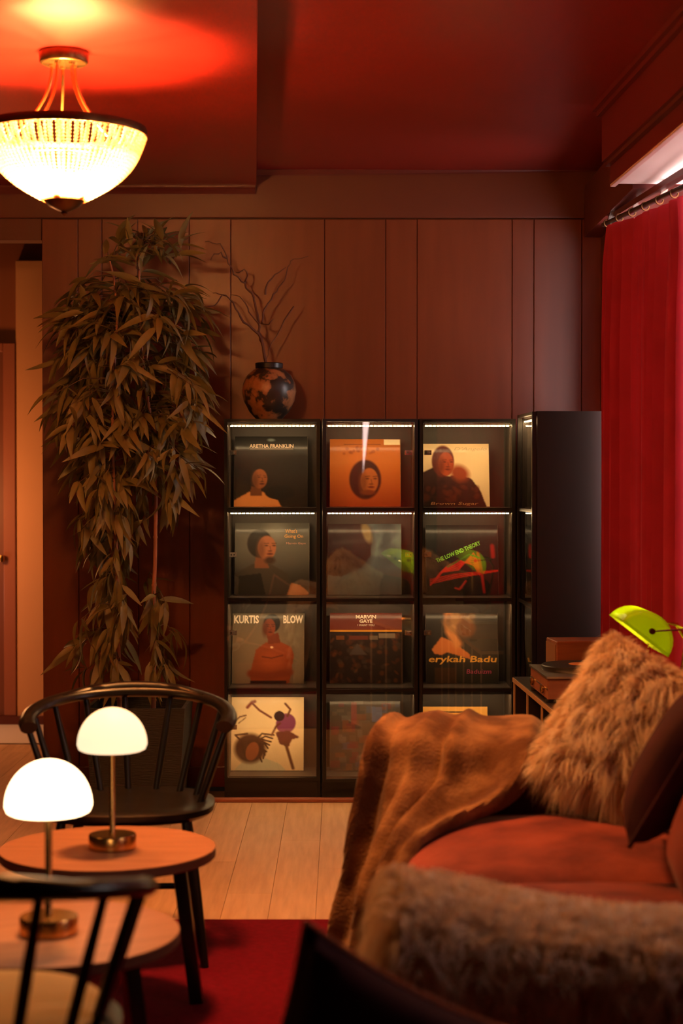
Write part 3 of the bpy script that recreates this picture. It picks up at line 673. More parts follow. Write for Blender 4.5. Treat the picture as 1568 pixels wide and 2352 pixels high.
def spray(px, py, Y, n):
    c = at(px, py, Y)
    P = SP[0] if px < 310 else SP[1]
    best = min((q for P_ in (P,) for q in P_), key=lambda q: abs(q.z - (c.z + .03)))
    # attachment on the stem at similar height
    root = Vector((best.x, best.y, c.z + .02 + .25*abs(c.x - best.x)))
    for a_, b_ in zip(P[:-1], P[1:]):
        if min(a_.z, b_.z) <= root.z <= max(a_.z, b_.z):
            t = (root.z - a_.z)/((b_.z - a_.z) or 1e-6); q = a_.lerp(b_, t); root.x, root.y = q.x, q.y
    if root.z > P[-1].z: root = P[-1].copy()
    mid = root.lerp(c, .5) + Vector((0, 0, .035))
    twigs.tube([root, mid, c], [.0028, .002, .0012], 5)
    out = c - root; 
    base_a = math.atan2(out.y, out.x) if out.length > .03 else random.uniform(0, 2*PI)
    elev0 = (-.95 if py > 1120 else (-.62 if py > 800 else -.25)) if py > 640 else .45
    for i in range(n):
        yaw = base_a + random.gauss(0, .75); el = elev0 + random.gauss(0, .42)
        x = Vector((math.cos(yaw)*math.cos(el), math.sin(yaw)*math.cos(el), math.sin(el)))
        sd = x.cross(Vector((0,0,1))).normalized(); up = sd.cross(x)
        roll = random.gauss(0, .6); sd2 = sd*math.cos(roll) + up*math.sin(roll); up2 = sd2.cross(x) * -1
        s = random.uniform(.95, 1.4)
        M = Matrix((x*s, -sd2*s, -up2*s if up2.z < 0 else up2*s)).transposed().to_4x4()
        pos = mid.lerp(c, random.uniform(.35, 1.0)) + Vector((random.gauss(0,.008), random.gauss(0,.008), random.gauss(0,.008)))
        M.translation = pos
        tip = pos + x*.12*s
        if tip.y > YB - .02 or pos.y > YB - .03: continue
        lm.append((pos.y + x.y*.06, random.randrange(len(LEAVES)), M))
ny = 0
for i in range(640):
    y = random.uniform(555, 1560)
    dens = 1.0 if 680 < y < 1110 else (.30 if y <= 680 else (.42 if y < 1380 else .5))
    if random.random() > dens: continue
    l, r_ = bounds(y); m = 22
    cx = random.uniform(l + m, r_ - m)
    if y > 1230 and 290 < cx < 330 : continue
    Y = PY + random.uniform(-.26, .26) * (1 if y < 1150 else .7)
    spray(cx, y - 14, Y, random.randint(4, 7)); ny += 1
    if ny > 330: break
lm.sort(key=lambda q: q[0])
for _, k, M in lm[:300]:
    o = bpy.data.objects.new('leaf', LEAVES[k]); COL.objects.link(o); o.parent = pl; o.matrix_local = wm(pl).inverted() @ M
fol = MB()
for _, k, M in lm[300:]:
    me = LEAVES[k]; fol.add([M @ q.co for q in me.vertices], [tuple(p.vertices) for p in me.polygons])
fo = fol.build('foliage', M_leaf, pl); fo['kind'] = 'stuff'
tg = twigs.build('twigs', mat('plant_twig', (0.10, 0.055, 0.022), 0.7), pl); tg['kind'] = 'stuff'

# ------------------------------------------------------------------ chandelier
CX, CY = at(147, 300, 5.22).x, 5.22
ch = empty('chandelier', (CX, CY, ZC_L), 'lit crystal bead bowl chandelier hanging from the red ceiling by curved brass arms', 'chandelier')
c0 = Vector((CX, CY, 0))
MB().lathe([(0, 0), (.072, 0), (.073, -.004), (.073, -.030), (.070, -.034), (0, -.034)], (CX, CY, ZC_L), 36).build('canopy', M_bronze, ch)
MB().lathe([(0, -.0342), (.068, -.0342), (.066, -.036), (0, -.036)], (CX, CY, ZC_L), 36).build('canopy_plate', M_brass, ch)
RIM, ZR = .243, at(147, 303, 5.22).z
for i in range(5):
    a = 2*PI*i/5 + .55; d = Vector((math.cos(a), math.sin(a), 0)); p = []
    for t in np.linspace(0, 1, 12):
        rad = .036 + (.142 - .036) * t**2.2; z = ZC_L - .036 + (ZR + .004 - ZC_L + .036) * t
        p.append(c0 + d*rad + Vector((0, 0, z)))
    arm = MB().tube(p, .0052, 8).build('arm', M_brass, ch)
    MB().lathe([(0, 0), (.009, 0), (.009, -.008), (0, -.010)], p[0] + Vector((0,0,.002)), 10).build('nut', M_brass, arm)
    MB().bar(p[-1], c0 + d*(RIM - .004) + Vector((0,0,ZR + .004)), .008, .004).build('bracket', M_bronze, ch)
MB().lathe([(RIM - .012, ZR + .012), (RIM + .003, ZR + .012), (RIM + .005, ZR), (RIM + .003, ZR - .012), (RIM - .003, ZR - .012), (RIM - .004, ZR), (RIM - .012, ZR + .012)], c0, 64).build('rim', M_bronze, ch)
R2, Z2 = .178, ZR - .085
MB().lathe([(R2 - .002, Z2 + .003), (R2 + .002, Z2 + .003), (R2 + .002, Z2 - .003), (R2 - .002, Z2 - .003), (R2 - .002, Z2 + .003)], c0, 48).build('ring', M_bronze, ch)
ZB = at(147, 465, 5.22).z; R3 = .058
MB().lathe([(0, ZB + .012), (R3, ZB + .012), (R3 + .002, ZB + .004), (.045, ZB - .012), (.02, ZB - .024), (.008, ZB - .028), (.010, ZB - .034), (.004, ZB - .040), (0, ZB - .042)], c0, 28).build('bottom_cup', M_bronze, ch)
def bead(mb, p, r, h):
    v_ = [p + Vector((0,0,h))] + [p + Vector((r*math.cos(2*PI*k/5), r*math.sin(2*PI*k/5), 0)) for k in range(5)] + [p - Vector((0,0,h))]
    mb.add(v_, [(0,1+k,1+(k+1)%5) for k in range(5)] + [(6,1+(k+1)%5,1+k) for k in range(5)])
def strand_mesh(ra, za, rb, zb, n, r, sag):
    mb = MB()
    for i in range(n):
        t = (i + .5)/n; rad = ra + (rb - ra)*t + sag*math.sin(PI*t); z = za + (zb - za)*t - sag*.4*math.sin(PI*t)
        bead(mb, Vector((rad, 0, z - ZC_L)), r, abs(za-zb)/n*.62 + .002)
    me = mb.mesh('bead_strand', None, True); me.materials.append(M_bead); return me
S1 = strand_mesh(RIM - .001, ZR - .012, R2, Z2, 10, .0062, .006); S2 = strand_mesh(RIM - .001, ZR - .012, R3, ZB + .006, 24, .0062, .034)
for mesh_, n, o_ in ((S2, 84, 0), (S1, 54, .03)):
    for i in range(n):
        o = bpy.data.objects.new('bead_strand', mesh_); COL.objects.link(o); o.parent = ch; o.rotation_euler = (0, 0, 2*PI*i/n + o_)
for i in range(5):
    a = 2*PI*i/5 - 1.75; p = c0 + Vector((.060*math.cos(a), .060*math.sin(a), ZR - .178))
    sk_o = MB().lathe([(0, -.022), (.012, -.022), (.012, -.012), (.009, -.008), (0, -.008)], p, 12).build('lamp_holder', M_brass, ch)
    MB().lathe([(.008, -.01), (.014, 0), (.024, .018), (.0255, .03), (.022, .043), (.012, .053), (0, .056)], p, 16).build('bulb', M_bulb, sk_o)
MB().lathe([(0, -.125), (.02, -.125), (.03, -.122), (.03, -.118), (.02, -.115), (0, -.115)], c0 + Vector((0, 0, ZR)), 24).build('lamp_plate', M_bronze, ch)
MB().tube([c0 + Vector((0,0,ZR - .12)), c0 + Vector((0,0,ZB + .01))], .006, 8).build('rod', M_bronze, ch)

# ------------------------------------------------------------------ round tables and lamps
TZ = 0.41
tx, ty = at(248, 1950, 4.41).x, 4.41
t2 = empty('side_table', (tx, ty, 0), 'round wooden table with black splayed legs before the windsor chair with black seat', 'table', 'round side tables')
R_T = 0.273
MB().lathe([(0, TZ - .003), (R_T - .003, TZ - .003), (R_T - .001, TZ - .002), (R_T - .0008, TZ), (0, TZ)], (tx, ty, 0), 72).build('tabletop', M_tabletop, t2)
MB().lathe([(0, TZ - .026), (R_T - .004, TZ - .026), (R_T, TZ - .022), (R_T, TZ - .0032), (0, TZ - .0032)], (tx, ty, 0), 72).build('top_edge', M_tabledge, t2)
for a in (0.0, 2.3, 4.3):
    d = Vector((math.cos(a), math.sin(a), 0)); b_ = Vector((tx, ty, 0))
    MB().bar(b_ + d*.225 + Vector((0,0,.0125)), b_ + d*.178 + Vector((0,0,TZ - .0262)), .034, .034).build('leg', M_ebony, t2, bevel=.004)
t1p = at(108, 2140, 3.58)
t1 = copy_tree(t2, Matrix.Translation((t1p.x, 3.58, 0)) @ Matrix.Rotation(.55, 4, 'Z'))
t1['label'] = 'round wooden table partly hidden by the windsor chair with the beige pad'
def table_lamp(M, label, opal):
    r = empty('table_lamp', None, label, 'lamp', 'dome table lamps', M=M)
    def p(mb, nm, m, par=r): return link(nm, mb.mesh(nm, None, True), m, par)
    p(MB().lathe([(0, 0.0005), (.058, .0005), (.060, .003), (.060, .033), (.058, .036), (0, .036)], n=48), 'base', M_brass)
    p(MB().lathe([(0, .036), (.009, .036), (.009, .040), (.0075, .042), (.0075, .30), (0, .30)], n=16), 'pole', M_brass)
    rs, z0, hh = .0885, .247, .110
    pr = [(0, z0 + .004), (.05, z0 + .001), (rs*.86, z0 + .001), (rs*.95, z0 + .005), (rs, z0 + .016)] + [(rs*math.cos(t), z0 + .016 + (hh - .016)*math.sin(t)) for t in np.linspace(.08, PI/2, 16)]
    p(MB().lathe(pr, n=48), 'shade', opal)
    return r
l2 = at(258, 1938, 4.40)
table_lamp(Matrix.Translation((l2.x, 4.40, TZ + .0001)), 'brass dome lamp with softly glowing cream shade on the fully visible round table', M_opal)
l1 = at(112, 2132, 3.57)
table_lamp(Matrix.Translation((l1.x, 3.57, TZ + .0001)), 'brass dome lamp with glaring white shade, standing on the partly hidden round table', M_opal2)

# ------------------------------------------------------------------ windsor chairs
def chair(M, label, pad):
    r = empty('windsor_chair', None, label, 'chair', 'black spindle-back chairs', M=M)
    def p(mb, nm, m, par=r, **k): return link(nm, mb.mesh(nm, None, True, **k), m, par)
    SZ = .425; n = 41
    def hoop(t):       # t -1..1
        a = t * 1.88; sx = math.copysign(abs(math.sin(a))**.85, a) * .285
        return Vector((sx, .02 + .235*math.cos(a), .702 - .066*abs(t)**1.7))
    P = [hoop(t) for t in np.linspace(-1, 1, n)]
    p(MB().tube(P, [(.023, .016) if 2 < i < n - 3 else (.025, .018) for i in range(n)], 12), 'back_rail', M_ebony)
    P2 = [hoop(t) + Vector((0, .004, .013)) for t in np.linspace(-.42, .42, 25)]
    p(MB().tube(P2, [(.018, .016 * max(.15, math.sin(PI*i/24))) for i in range(25)], 10), 'crest', M_ebony)
    seat = []
    for k in range(48):
        a = 2*PI*k/48; e = 2/2.6
        seat.append((math.copysign(abs(math.cos(a))**e, math.cos(a))*.245, math.copysign(abs(math.sin(a))**e, math.sin(a))*.225))
    mb = MB(); rows = [(0.0, SZ - .010), (.6, SZ - .008), (.93, SZ), (1.0, SZ - .008), (1.0, SZ - .024), (.94, SZ - .036), (0, SZ - .036)]
    mb.grid([[(x*s, y*s, z) for x, y in seat] for s, z in rows], True); p(mb, 'seat', M_ebony)
    if pad:
        rows = [(0, SZ + .036), (.55, SZ + .036), (.78, SZ + .032), (.86, SZ + .018), (.84, SZ + .004), (0, SZ + .001)]
        p(MB().grid([[(x*s, y*s - .012, z) for x, y in seat] for s, z in rows], True), 'seat_pad', M_pad)
    for t in (-.93, -.70, -.47, -.25, -.04, .17, .38, .60, .82, .95) if not pad else (-.93, -.72, -.5, -.25, 0, .25, .5, .72, .93):
        top = hoop(t) - Vector((0, 0, .006)); aa = t * 1.88
        bot = Vector((math.sin(aa)*.208, .0 + .190*math.cos(aa), SZ - .008))
        m_ = top.lerp(bot, .55)
        p(MB().tube([bot, m_, top.lerp(bot, .12), top], [.0095, .0105, .0085, .0085], 10), 'spindle', M_ebony)
    legs = [(-.17, -.15), (.17, -.15), (-.15, .15), (.15, .15)]; ft = {}
    for x, y in legs:
        a = Vector((x, y, SZ - .034)); b = Vector((x*1.32, y*1.38, 0.0)); ft[(x, y)] = (a, b)
        p(MB().tube([a, a.lerp(b, .35), a.lerp(b, .8), b], [.013, .018, .014, .011], 12), 'leg', M_ebony)
    q = lambda k, t: ft[k][0].lerp(ft[k][1], t)
    for s in (0, 1): p(MB().tube([q(legs[s], .55), q(legs[s+2], .55)], .009, 10), 'stretcher', M_ebony)
    p(MB().tube([q(legs[0], .55).lerp(q(legs[2], .55), .5), q(legs[1], .55).lerp(q(legs[3], .55), .5)], .009, 10), 'stretcher', M_ebony)
    return r
chair(Matrix.Translation((-.605, 4.93, .0125)) @ Matrix.Rotation(.04, 4, 'Z'), 'black windsor chair with bare black seat facing the round table', False)
chair(Matrix.Translation((-.615, 2.90, .0125)) @ Matrix.Rotation(PI + .02, 4, 'Z'), 'black windsor chair with beige seat pad, its back turned to the viewer', True)

# ------------------------------------------------------------------ sofa
so = empty('sofa', (.5, 3.85, 0), 'rust red velvet sofa with fur throws over both arms', 'sofa')
SX0 = .13
def soft(mb, nm, m, par, b, segs=4): return mb.build(nm, m, par, bevel=b, segs=segs)
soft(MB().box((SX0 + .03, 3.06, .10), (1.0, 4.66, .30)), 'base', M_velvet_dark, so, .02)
def puff(lo, hi, bulge, n=14, p=3.2):
    "soft rounded block"
    lo, hi = Vector(lo), Vector(hi); c = (lo + hi)/2; h = (hi - lo)/2; mb = MB(); P = []
    rows = 2*n
    for i in range(rows + 1):
        th = -PI/2 + PI*i/rows; row = []
        for j in range(4*n):
            ph = 2*PI*j/(4*n)
            f = lambda v, e: math.copysign(abs(v)**e, v)
            e1, e2 = .28, .28
            x = f(math.cos(th), e1)*f(math.cos(ph), e2); y = f(math.cos(th), e1)*f(math.sin(ph), e2); z = f(math.sin(th), e1)
            dz = bulge*(1 - x*x)*(1 - y*y)*(1 if z > 0 else 0)
            row.append((c.x + x*h.x, c.y + y*h.y, c.z + z*h.z + dz))
        P.append(row)
    mb.grid(P, True); return mb
puff((SX0 + .02, 3.09, .285), (.95, 3.86, .450), .05).build('seat_cushion', M_velvet, so)
puff((SX0 + .02, 3.87, .285), (.95, 4.63, .450), .05).build('seat_cushion', M_velvet, so)
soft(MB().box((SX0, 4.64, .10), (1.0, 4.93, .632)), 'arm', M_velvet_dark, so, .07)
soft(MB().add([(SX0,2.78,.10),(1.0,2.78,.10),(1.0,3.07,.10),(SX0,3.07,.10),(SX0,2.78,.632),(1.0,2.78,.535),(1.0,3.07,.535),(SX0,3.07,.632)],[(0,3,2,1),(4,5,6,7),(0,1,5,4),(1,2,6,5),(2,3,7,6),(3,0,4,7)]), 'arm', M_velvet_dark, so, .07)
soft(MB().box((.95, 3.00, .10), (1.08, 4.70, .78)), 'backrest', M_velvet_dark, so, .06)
for x, y in ((.2, 2.85), (.2, 4.85), (.93, 2.85), (.93, 4.85)):
    MB().tube([(x, y, .013 if x < .6 and y < 5.2 else 0.0), (x, y, .11)], [.016, .024], 12).build('leg', M_ebony, so)
# pillows
def pillow_pts(w, h, t, n=22, pinch=.10):
    P = []
    for side in (1, -1):
        G = []
        for i in range(n + 1):
            row = []
            for j in range(n + 1):
                u, v_ = -1 + 2*i/n, -1 + 2*j/n
                e = (1 - abs(u)**2.6) * (1 - abs(v_)**2.6)
                k = 1 - pinch*(1 - abs(v_)**2)*abs(u)**3; k2 = 1 - pinch*(1 - abs(u)**2)*abs(v_)**3
                row.append(Vector((u*w/2*k, side*t/2*max(0, e)**.42, v_*h/2*k2)))
            G.append(row)
        P.append(G)
    return P
def pillow_mb(w, h, t, M, pinch=.1):
    mb = MB(); A_, B_ = pillow_pts(w, h, t, pinch=pinch)
    mb.grid([[M @ q for q in r] for r in A_]); mb.grid([[M @ q for q in reversed(r)] for r in B_]); return mb
def orient(loc, rx=0, ry=0, rz=0):
    return Matrix.Translation(Vector(loc)) @ Matrix.Rotation(rz, 4, 'Z') @ Matrix.Rotation(ry, 4, 'Y') @ Matrix.Rotation(rx, 4, 'X')
def edge_loop(w, h, M, pinch=.1, n=22):
    A_ = pillow_pts(w, h, .1, pinch=pinch)[0]
    L_ = [A_[i][0] for i in range(n)] + [A_[n][j] for j in range(n)] + [A_[n - i][n] for i in range(n)] + [A_[0][n - j] for j in range(n + 1)]
    return [M @ q for q in L_]
def cushion(name, M, w, h, t, m, label, pipe=None, pinch=.1):
    r = empty(name, None, label, 'cushion', M=Matrix.Translation(M.translation))
    pillow_mb(w, h, t, M, pinch).build('cover', m, r)
    MB().tube(edge_loop(w, h, M, pinch), .0055, 6, cap=False).build('piping', pipe or m, r)
    return r
def fur(name, P, Nn, L, droop, width, parent, seed, jitter=.35, curl=.25, clump=.03, flow=None, m=None):
    g = np.random.default_rng(seed); n = len(P); P = np.asarray(P); Nn = np.asarray(Nn)
    key = np.floor(P / clump).astype(int); h = (key[:, 0]*73856093 ^ key[:, 1]*19349663 ^ key[:, 2]*83492791) % 4096
    tab = g.normal(0, 1, (4096, 3)); cl = tab[h]
    ln = L * g.uniform(.65, 1.25, n)[:, None]
    d = Nn + jitter*cl + .18*g.normal(0, 1, (n, 3))
    if flow is not None: d = d + np.asarray(flow)
    d /= np.linalg.norm(d, axis=1)[:, None]
    grav = np.array([0, 0, -1.0]); side = np.cross(d, g.normal(0, 1, (n, 3))); side /= np.linalg.norm(side, axis=1)[:, None] + 1e-9
    bend = np.cross(d, cl); V = np.empty((n, 7, 3)); ts = [0, .38, .72, 1.0]
    for k, t in enumerate(ts):
        c = P + d*ln*t + grav*droop*ln*t*t + bend*curl*ln*t*t*.5 - Nn*(.12*ln*t*t)
        wv = side*width*(1 - .75*t)
        if k < 3: V[:, 2*k] = c - wv; V[:, 2*k+1] = c + wv
        else: V[:, 6] = c
    b = (np.arange(n)*7)[:, None]
    quads = np.concatenate([b + np.array([[0,1,3,2]]), b + np.array([[2,3,5,4]])]); tris = b + np.array([[4,5,6]])
    me = bpy.data.meshes.new(name); V = V.reshape(-1, 3)
    if parent is not None:
        inv = np.array(wm(parent).inverted()); V = V @ inv[:3, :3].T + inv[:3, 3]
    me.vertices.add(len(V)); me.vertices.foreach_set('co', V.ravel())
    loops = np.concatenate([quads.ravel(), tris.ravel()]); me.loops.add(len(loops)); me.loops.foreach_set('vertex_index', loops.astype(np.int32))
    nq, nt = len(quads), len(tris); me.polygons.add(nq + nt)
    me.polygons.foreach_set('loop_start', np.concatenate([np.arange(nq)*4, nq*4 + np.arange(nt)*3]).astype(np.int32))
    me.update(calc_edges=True); me.validate(); me.shade_smooth()
    o = link(name, me, m or M_fur, parent); o['kind'] = 'stuff'; return o
def sample(mb, n, seed, keep=None):
    g = np.random.default_rng(seed); V = np.array(mb.v); tri = []
    for f in mb.f:
        for i in range(1, len(f) - 1): tri.append((f[0], f[i], f[i+1]))
    tri = np.array(tri); a, b, c = V[tri[:,0]], V[tri[:,1]], V[tri[:,2]]; nn = np.cross(b - a, c - a); ar = np.linalg.norm(nn, axis=1)
    idx = g.choice(len(tri), n, p=ar/ar.sum()); u, v_ = g.random(n), g.random(n); s = u + v_ > 1; u[s], v_[s] = 1 - u[s], 1 - v_[s]
    P = a[idx] + (b - a)[idx]*u[:, None] + (c - a)[idx]*v_[:, None]; return P, nn[idx]/(ar[idx][:, None] + 1e-12)
# sheepskin cushion, leaning back into the corner
fpM = orient((.775, 4.40, .680), rx=-.34, ry=.46, rz=-.50)
fp = empty('fur_cushion', None, 'shaggy tan sheepskin cushion leaning in the sofa corner below the green lamp', 'cushion', M=Matrix.Translation(fpM.translation))
mbp = pillow_mb(.46, .39, .16, fpM, .03); mbp.build('cover', M_hide, fp)
P_, N_ = sample(mbp, 29000, 5); ctr = np.array(fpM.translation); fl = N_*0; sgn = np.sign((N_*(P_ - ctr)).sum(1))[:, None]; N_ = N_*sgn
fur('fur', P_, N_, .062, .75, .0011, fp, 6, .45, .5, .028)
cushion('cushion', orient((.765, 3.93, .715), rx=.52, rz=PI/2-.25), .46, .37, .16, M_velvet_dark, 'dark maroon velvet cushion resting against the shaggy sheepskin cushion')
cushion('cushion', orient((.775, 3.58, .66), rx=.42, rz=PI/2-.1), .38, .36, .13, M_velvet, 'rust red velvet cushion next to the dark maroon cushion on the sofa')
# near sheepskin thrown over the arm
def arm_profile():
    return [(3.11, .50), (3.10, .58), (3.075, .635), (3.03, .655), (2.95, .660), (2.86, .655), (2.79, .630), (2.755, .57), (2.745, .48), (2.74, .38), (2.735, .30)]
rows = []; prof = arm_profile()
for i, (y, z) in enumerate(prof):
    row = []
    for j in range(30):
        t = j/29; x = .095 + t*.86 + (.012*math.sin(i*1.7))
        zz = z - .100*t + .010*math.sin(t*9 + i*.5); yy = y - .06*t + .01*math.sin(t*7)
        row.append((x, yy, zz))
    rows.append(row)
for i in range(len(rows)):        # front edge hanging down a little
    y, z = prof[i]
    rows[i] = [(.045, y, z - .26), (.055, y - .0, z - .17), (.068, y - .0, z - .08), (.080, y, z - .025)] + rows[i]
st = empty('sheepskin_throw', (.5, 2.9, .5), 'long-haired tan sheepskin draped over the sofa arm behind the dark cushion', 'throw')
mbs = MB().grid(rows); mbs.build('hide', M_hide, st)
P_, N_ = sample(mbs, 24000, 8); C_ = np.array([.55, 2.93, .42]); sgn = np.sign((N_*(P_ - C_)).sum(1))[:, None]; N_ = N_*sgn
fur('fur', P_, N_, .050, .85, .0013, st, 9, .40, .4, .03)
# brown plush throw over the far arm
rowsP = [
 [(900,1690,4.97),(1000,1690,4.97),(1110,1690,4.97),(1238,1700,4.97)],
 [(888,1666,4.90),(1000,1660,4.90),(1110,1660,4.90),(1240,1675,4.90)],
 [(872,1672,4.76),(985,1668,4.76),(1100,1668,4.76),(1240,1690,4.76)],
 [(858,1710,4.66),(955,1705,4.62),(1075,1712,4.60),(1235,1725,4.60)],
 [(850,1780,4.62),(935,1785,4.57),(1060,1785,4.53),(1215,1790,4.50)],
 [(843,1850,4.61),(905,1865,4.52),(1000,1850,4.45),(1165,1845,4.44)],
 [(836,1920,4.60),(875,1940,4.47),(945,1905,4.36),(1080,1880,4.37)],
 [(826,1990,4.59),(852,2015,4.43),(905,1980,4.28),(985,1925,4.24)],
 [(806,2070,4.60),(834,2090,4.40),(880,2060,4.22),(945,1985,4.15)],
 [(788,2140,4.60),(822,2165,4.40),(866,2145,4.18),(915,2075,4.08)],
 [(776,2205,4.60),(815,2235,4.40),(870,2220,4.15),(905,2150,4.03)]]
def cr(p0, p1, p2, p3, t): return .5*((2*p1) + (-p0 + p2)*t + (2*p0 - 5*p1 + 4*p2 - p3)*t*t + (-p0 + 3*p1 - 3*p2 + p3)*t**3)
def spl(P, n):
    out = []; m = len(P) - 1
    for k in range(n + 1):
        s = k/n*m; i = min(int(s), m - 1); t = s - i
        g_ = lambda q: P[max(0, min(m, q))]
        out.append(cr(g_(i-1), g_(i), g_(i+1), g_(i+2), t))
    return out
G = [[at(*q) for q in r] for r in rowsP]
G = [spl(r, 200) for r in G]; G = list(map(list, zip(*[spl([G[i][j] for i in range(len(G))], 120) for j in range(201)])))
nr, nc = len(G), len(G[0]); D_ = []
for i in range(nr):
    row = []
    for j in range(nc):
        s = j/(nc-1); v_ = i/(nr-1); k_ = min(1, max(0, (v_ - .12)/.22)); k_ = k_*k_*(3 - 2*k_)
        n_ = Vector((0, -.1, 1)).lerp(Vector((-.75 + .5*s, -.75, .22)), k_).normalized()
        amp = .009 + .024*min(1, max(0, (v_ - .12)/.35)); 
        u1 = s*4.6 + .35*math.sin(v_*2.6 + s*4) + .2*math.sin(s*11) + .15; u2 = s*9.0 + .35*math.sin(v_*4 + 1)
        wob = 1.15*(1 - abs(math.sin(PI*u1))**1.15)*1.6 - .5 + .22*math.sin(PI*u2) + .25*math.sin(s*23 + v_*9)*math.sin(v_*14)
        row.append(G[i][j] + n_*(amp*wob + .012))
    D_.append(row)
thm = MB().grid(D_)
tb = tag(thm.build('throw_blanket', M_throw), 'brown plush throw draped over the sofa arm and trailing to the rug', 'throw')
md = tb.modifiers.new('thick', 'SOLIDIFY'); md.thickness = .012; md.offset = -1
# dark floor cushion nearest the camera, standing against the sofa arm
cushion('cushion', orient((.085, 2.53, .352), rx=-.12, ry=.40, rz=0), .52, .52, .17, M_velvet_dark, 'dark cushion with pointed corner and rust piping standing before the draped sheepskin', M_piping, .14)

# ------------------------------------------------------------------ console and what stands on it
CZ = .575
def cn(px, py, h): return line(px, py, h)
a0 = line(1176, 1556, CZ); ca = Vector((.668, 6.80, 0)); cb = Vector((.735, 5.02, 0)); cdv = (cb - ca).normalized(); cov = Vector((-cdv.y, cdv.x, 0)); cov = cov if cov.x > 0 else -cov
co = empty('console', (.86, 5.9, 0), 'black low console with pale plywood edges beneath the turntable and the green lamp', 'console')
LC = (cb - ca).length
def cbox(s0, s1, o0, o1, z0, z1):
    p = [ca + cdv*s0 + cov*o0, ca + cdv*s1 + cov*o0, ca + cdv*s1 + cov*o1, ca + cdv*s0 + cov*o1]
    return MB().add([(q.x, q.y, z0) for q in p] + [(q.x, q.y, z1) for q in p], [(0,3,2,1),(4,5,6,7),(0,1,5,4),(1,2,6,5),(2,3,7,6),(3,0,4,7)])
DP = .335
cbox(0, LC, .004, DP, CZ - .003, CZ).build('top_laminate', mat('laminate_black', (0.035, 0.026, 0.02), 0.28), co, smooth=False)
cbox(0, LC, 0, DP, CZ - .019, CZ - .0031).build('top_board', M_plywood, co, smooth=False)
for k in range(6):
    s = (LC - .016)*k/5
    dv = cbox(s, s + .015, .010, DP, 0, CZ - .0191).build('divider', M_black, co, smooth=False)
    cbox(s, s + .015, .004, .0099, 0, CZ - .0191).build('divider_edge', M_plywood, dv, smooth=False)
for k in range(5):
    s0 = (LC - .016)*k/5 + .0151; s1 = (LC - .016)*(k + 1)/5 - .0001
    cbox(s0, s1, .03, DP, .04, .055).build('bottom_board', M_black, co, smooth=False)
    cbox(s0, s1, DP - .01, DP, .056, CZ - .02).build('back_board', M_black, co, smooth=False)
# turntable
tm = ca + cdv*.62 + cov*.165
TM = Matrix(((-cdv.y if False else cov.x, -cdv.x, 0, tm.x), (cov.y, -cdv.y, 0, tm.y), (0, 0, 1, CZ), (0, 0, 0, 1)))
tt = empty('turntable', None, 'walnut turntable with pale top edge on the black console', 'turntable', M=TM)
def tp(mb, nm, m, par=tt, **k): return link(nm, mb.mesh(nm, None, k.pop('smooth', False), **k), m, par)
tp(MB().box((-.155, -.20, .012), (.16, .20, .085)), 'plinth', M_walnut, bevel=.003, segs=1)
tp(MB().box((-.160, -.205, .0852), (.165, .205, .092)).box((-.1556, -.2005, .045), (-.1551, .2005, .052)), 'trim_band', mat('aluminium', (.75, .66, .55), .3, 1.0))
tp(MB().lathe([(0, .0922), (.14, .0922), (.142, .096), (.142, .108), (.138, .112), (0, .112)], (.0, .02, 0), 40), 'platter', M_frame, smooth=True)
tp(MB().lathe([(0, .1121), (.045, .1121), (.045, .1135), (0, .1135)], (.0, .02, 0), 24), 'record_label', mat('label_orange', (.65, .25, .07), .5), smooth=True)
tp(MB().tube([(.15, .15, .094), (.15, .15, .125)], .014, 12).tube([(.15, .16, .12), (.13, .0, .122), (.07, -.08, .118)], .004, 8), 'tonearm', M_steel, smooth=True)
for q in (-.12, .12):
    tp(MB().lathe([(0, .018), (.014, .018), (.014, .028), (0, .028)], M=Matrix.Translation((-.166, q, .01)) @ Matrix.Rotation(PI/2, 4, 'Y') @ Matrix.Translation((-.03, 0, -.02)), n=14), 'knob', M_brass, smooth=True)
for x, y in ((-.14, -.17), (.15, -.17), (-.14, .17), (.15, .17)): tp(MB().lathe([(0, 0), (.018, 0), (.02, .012), (0, .012)], (x, y, 0), 12), 'foot', M_frame, smooth=True)
# wooden speaker behind the turntable
sp = empty('speaker_box', None, 'reddish wooden box standing behind the turntable before the red curtain', 'speaker', M=Matrix.Translation((.90, 6.60, CZ)) @ Matrix.Rotation(.10, 4, 'Z'))
def spb(mb, nm, m, **k): return link(nm, mb.mesh(nm, None, False, **k), m, sp)
spb(MB().box((-.105, -.09, .0), (.115, .09, .165)), 'body', M_walnut, bevel=.003, segs=1)
spb(MB().box((-.109, -.08, .012), (-.1055, .08, .153)), 'front_panel', mat('speaker_front', (.30, .13, .05), .6))
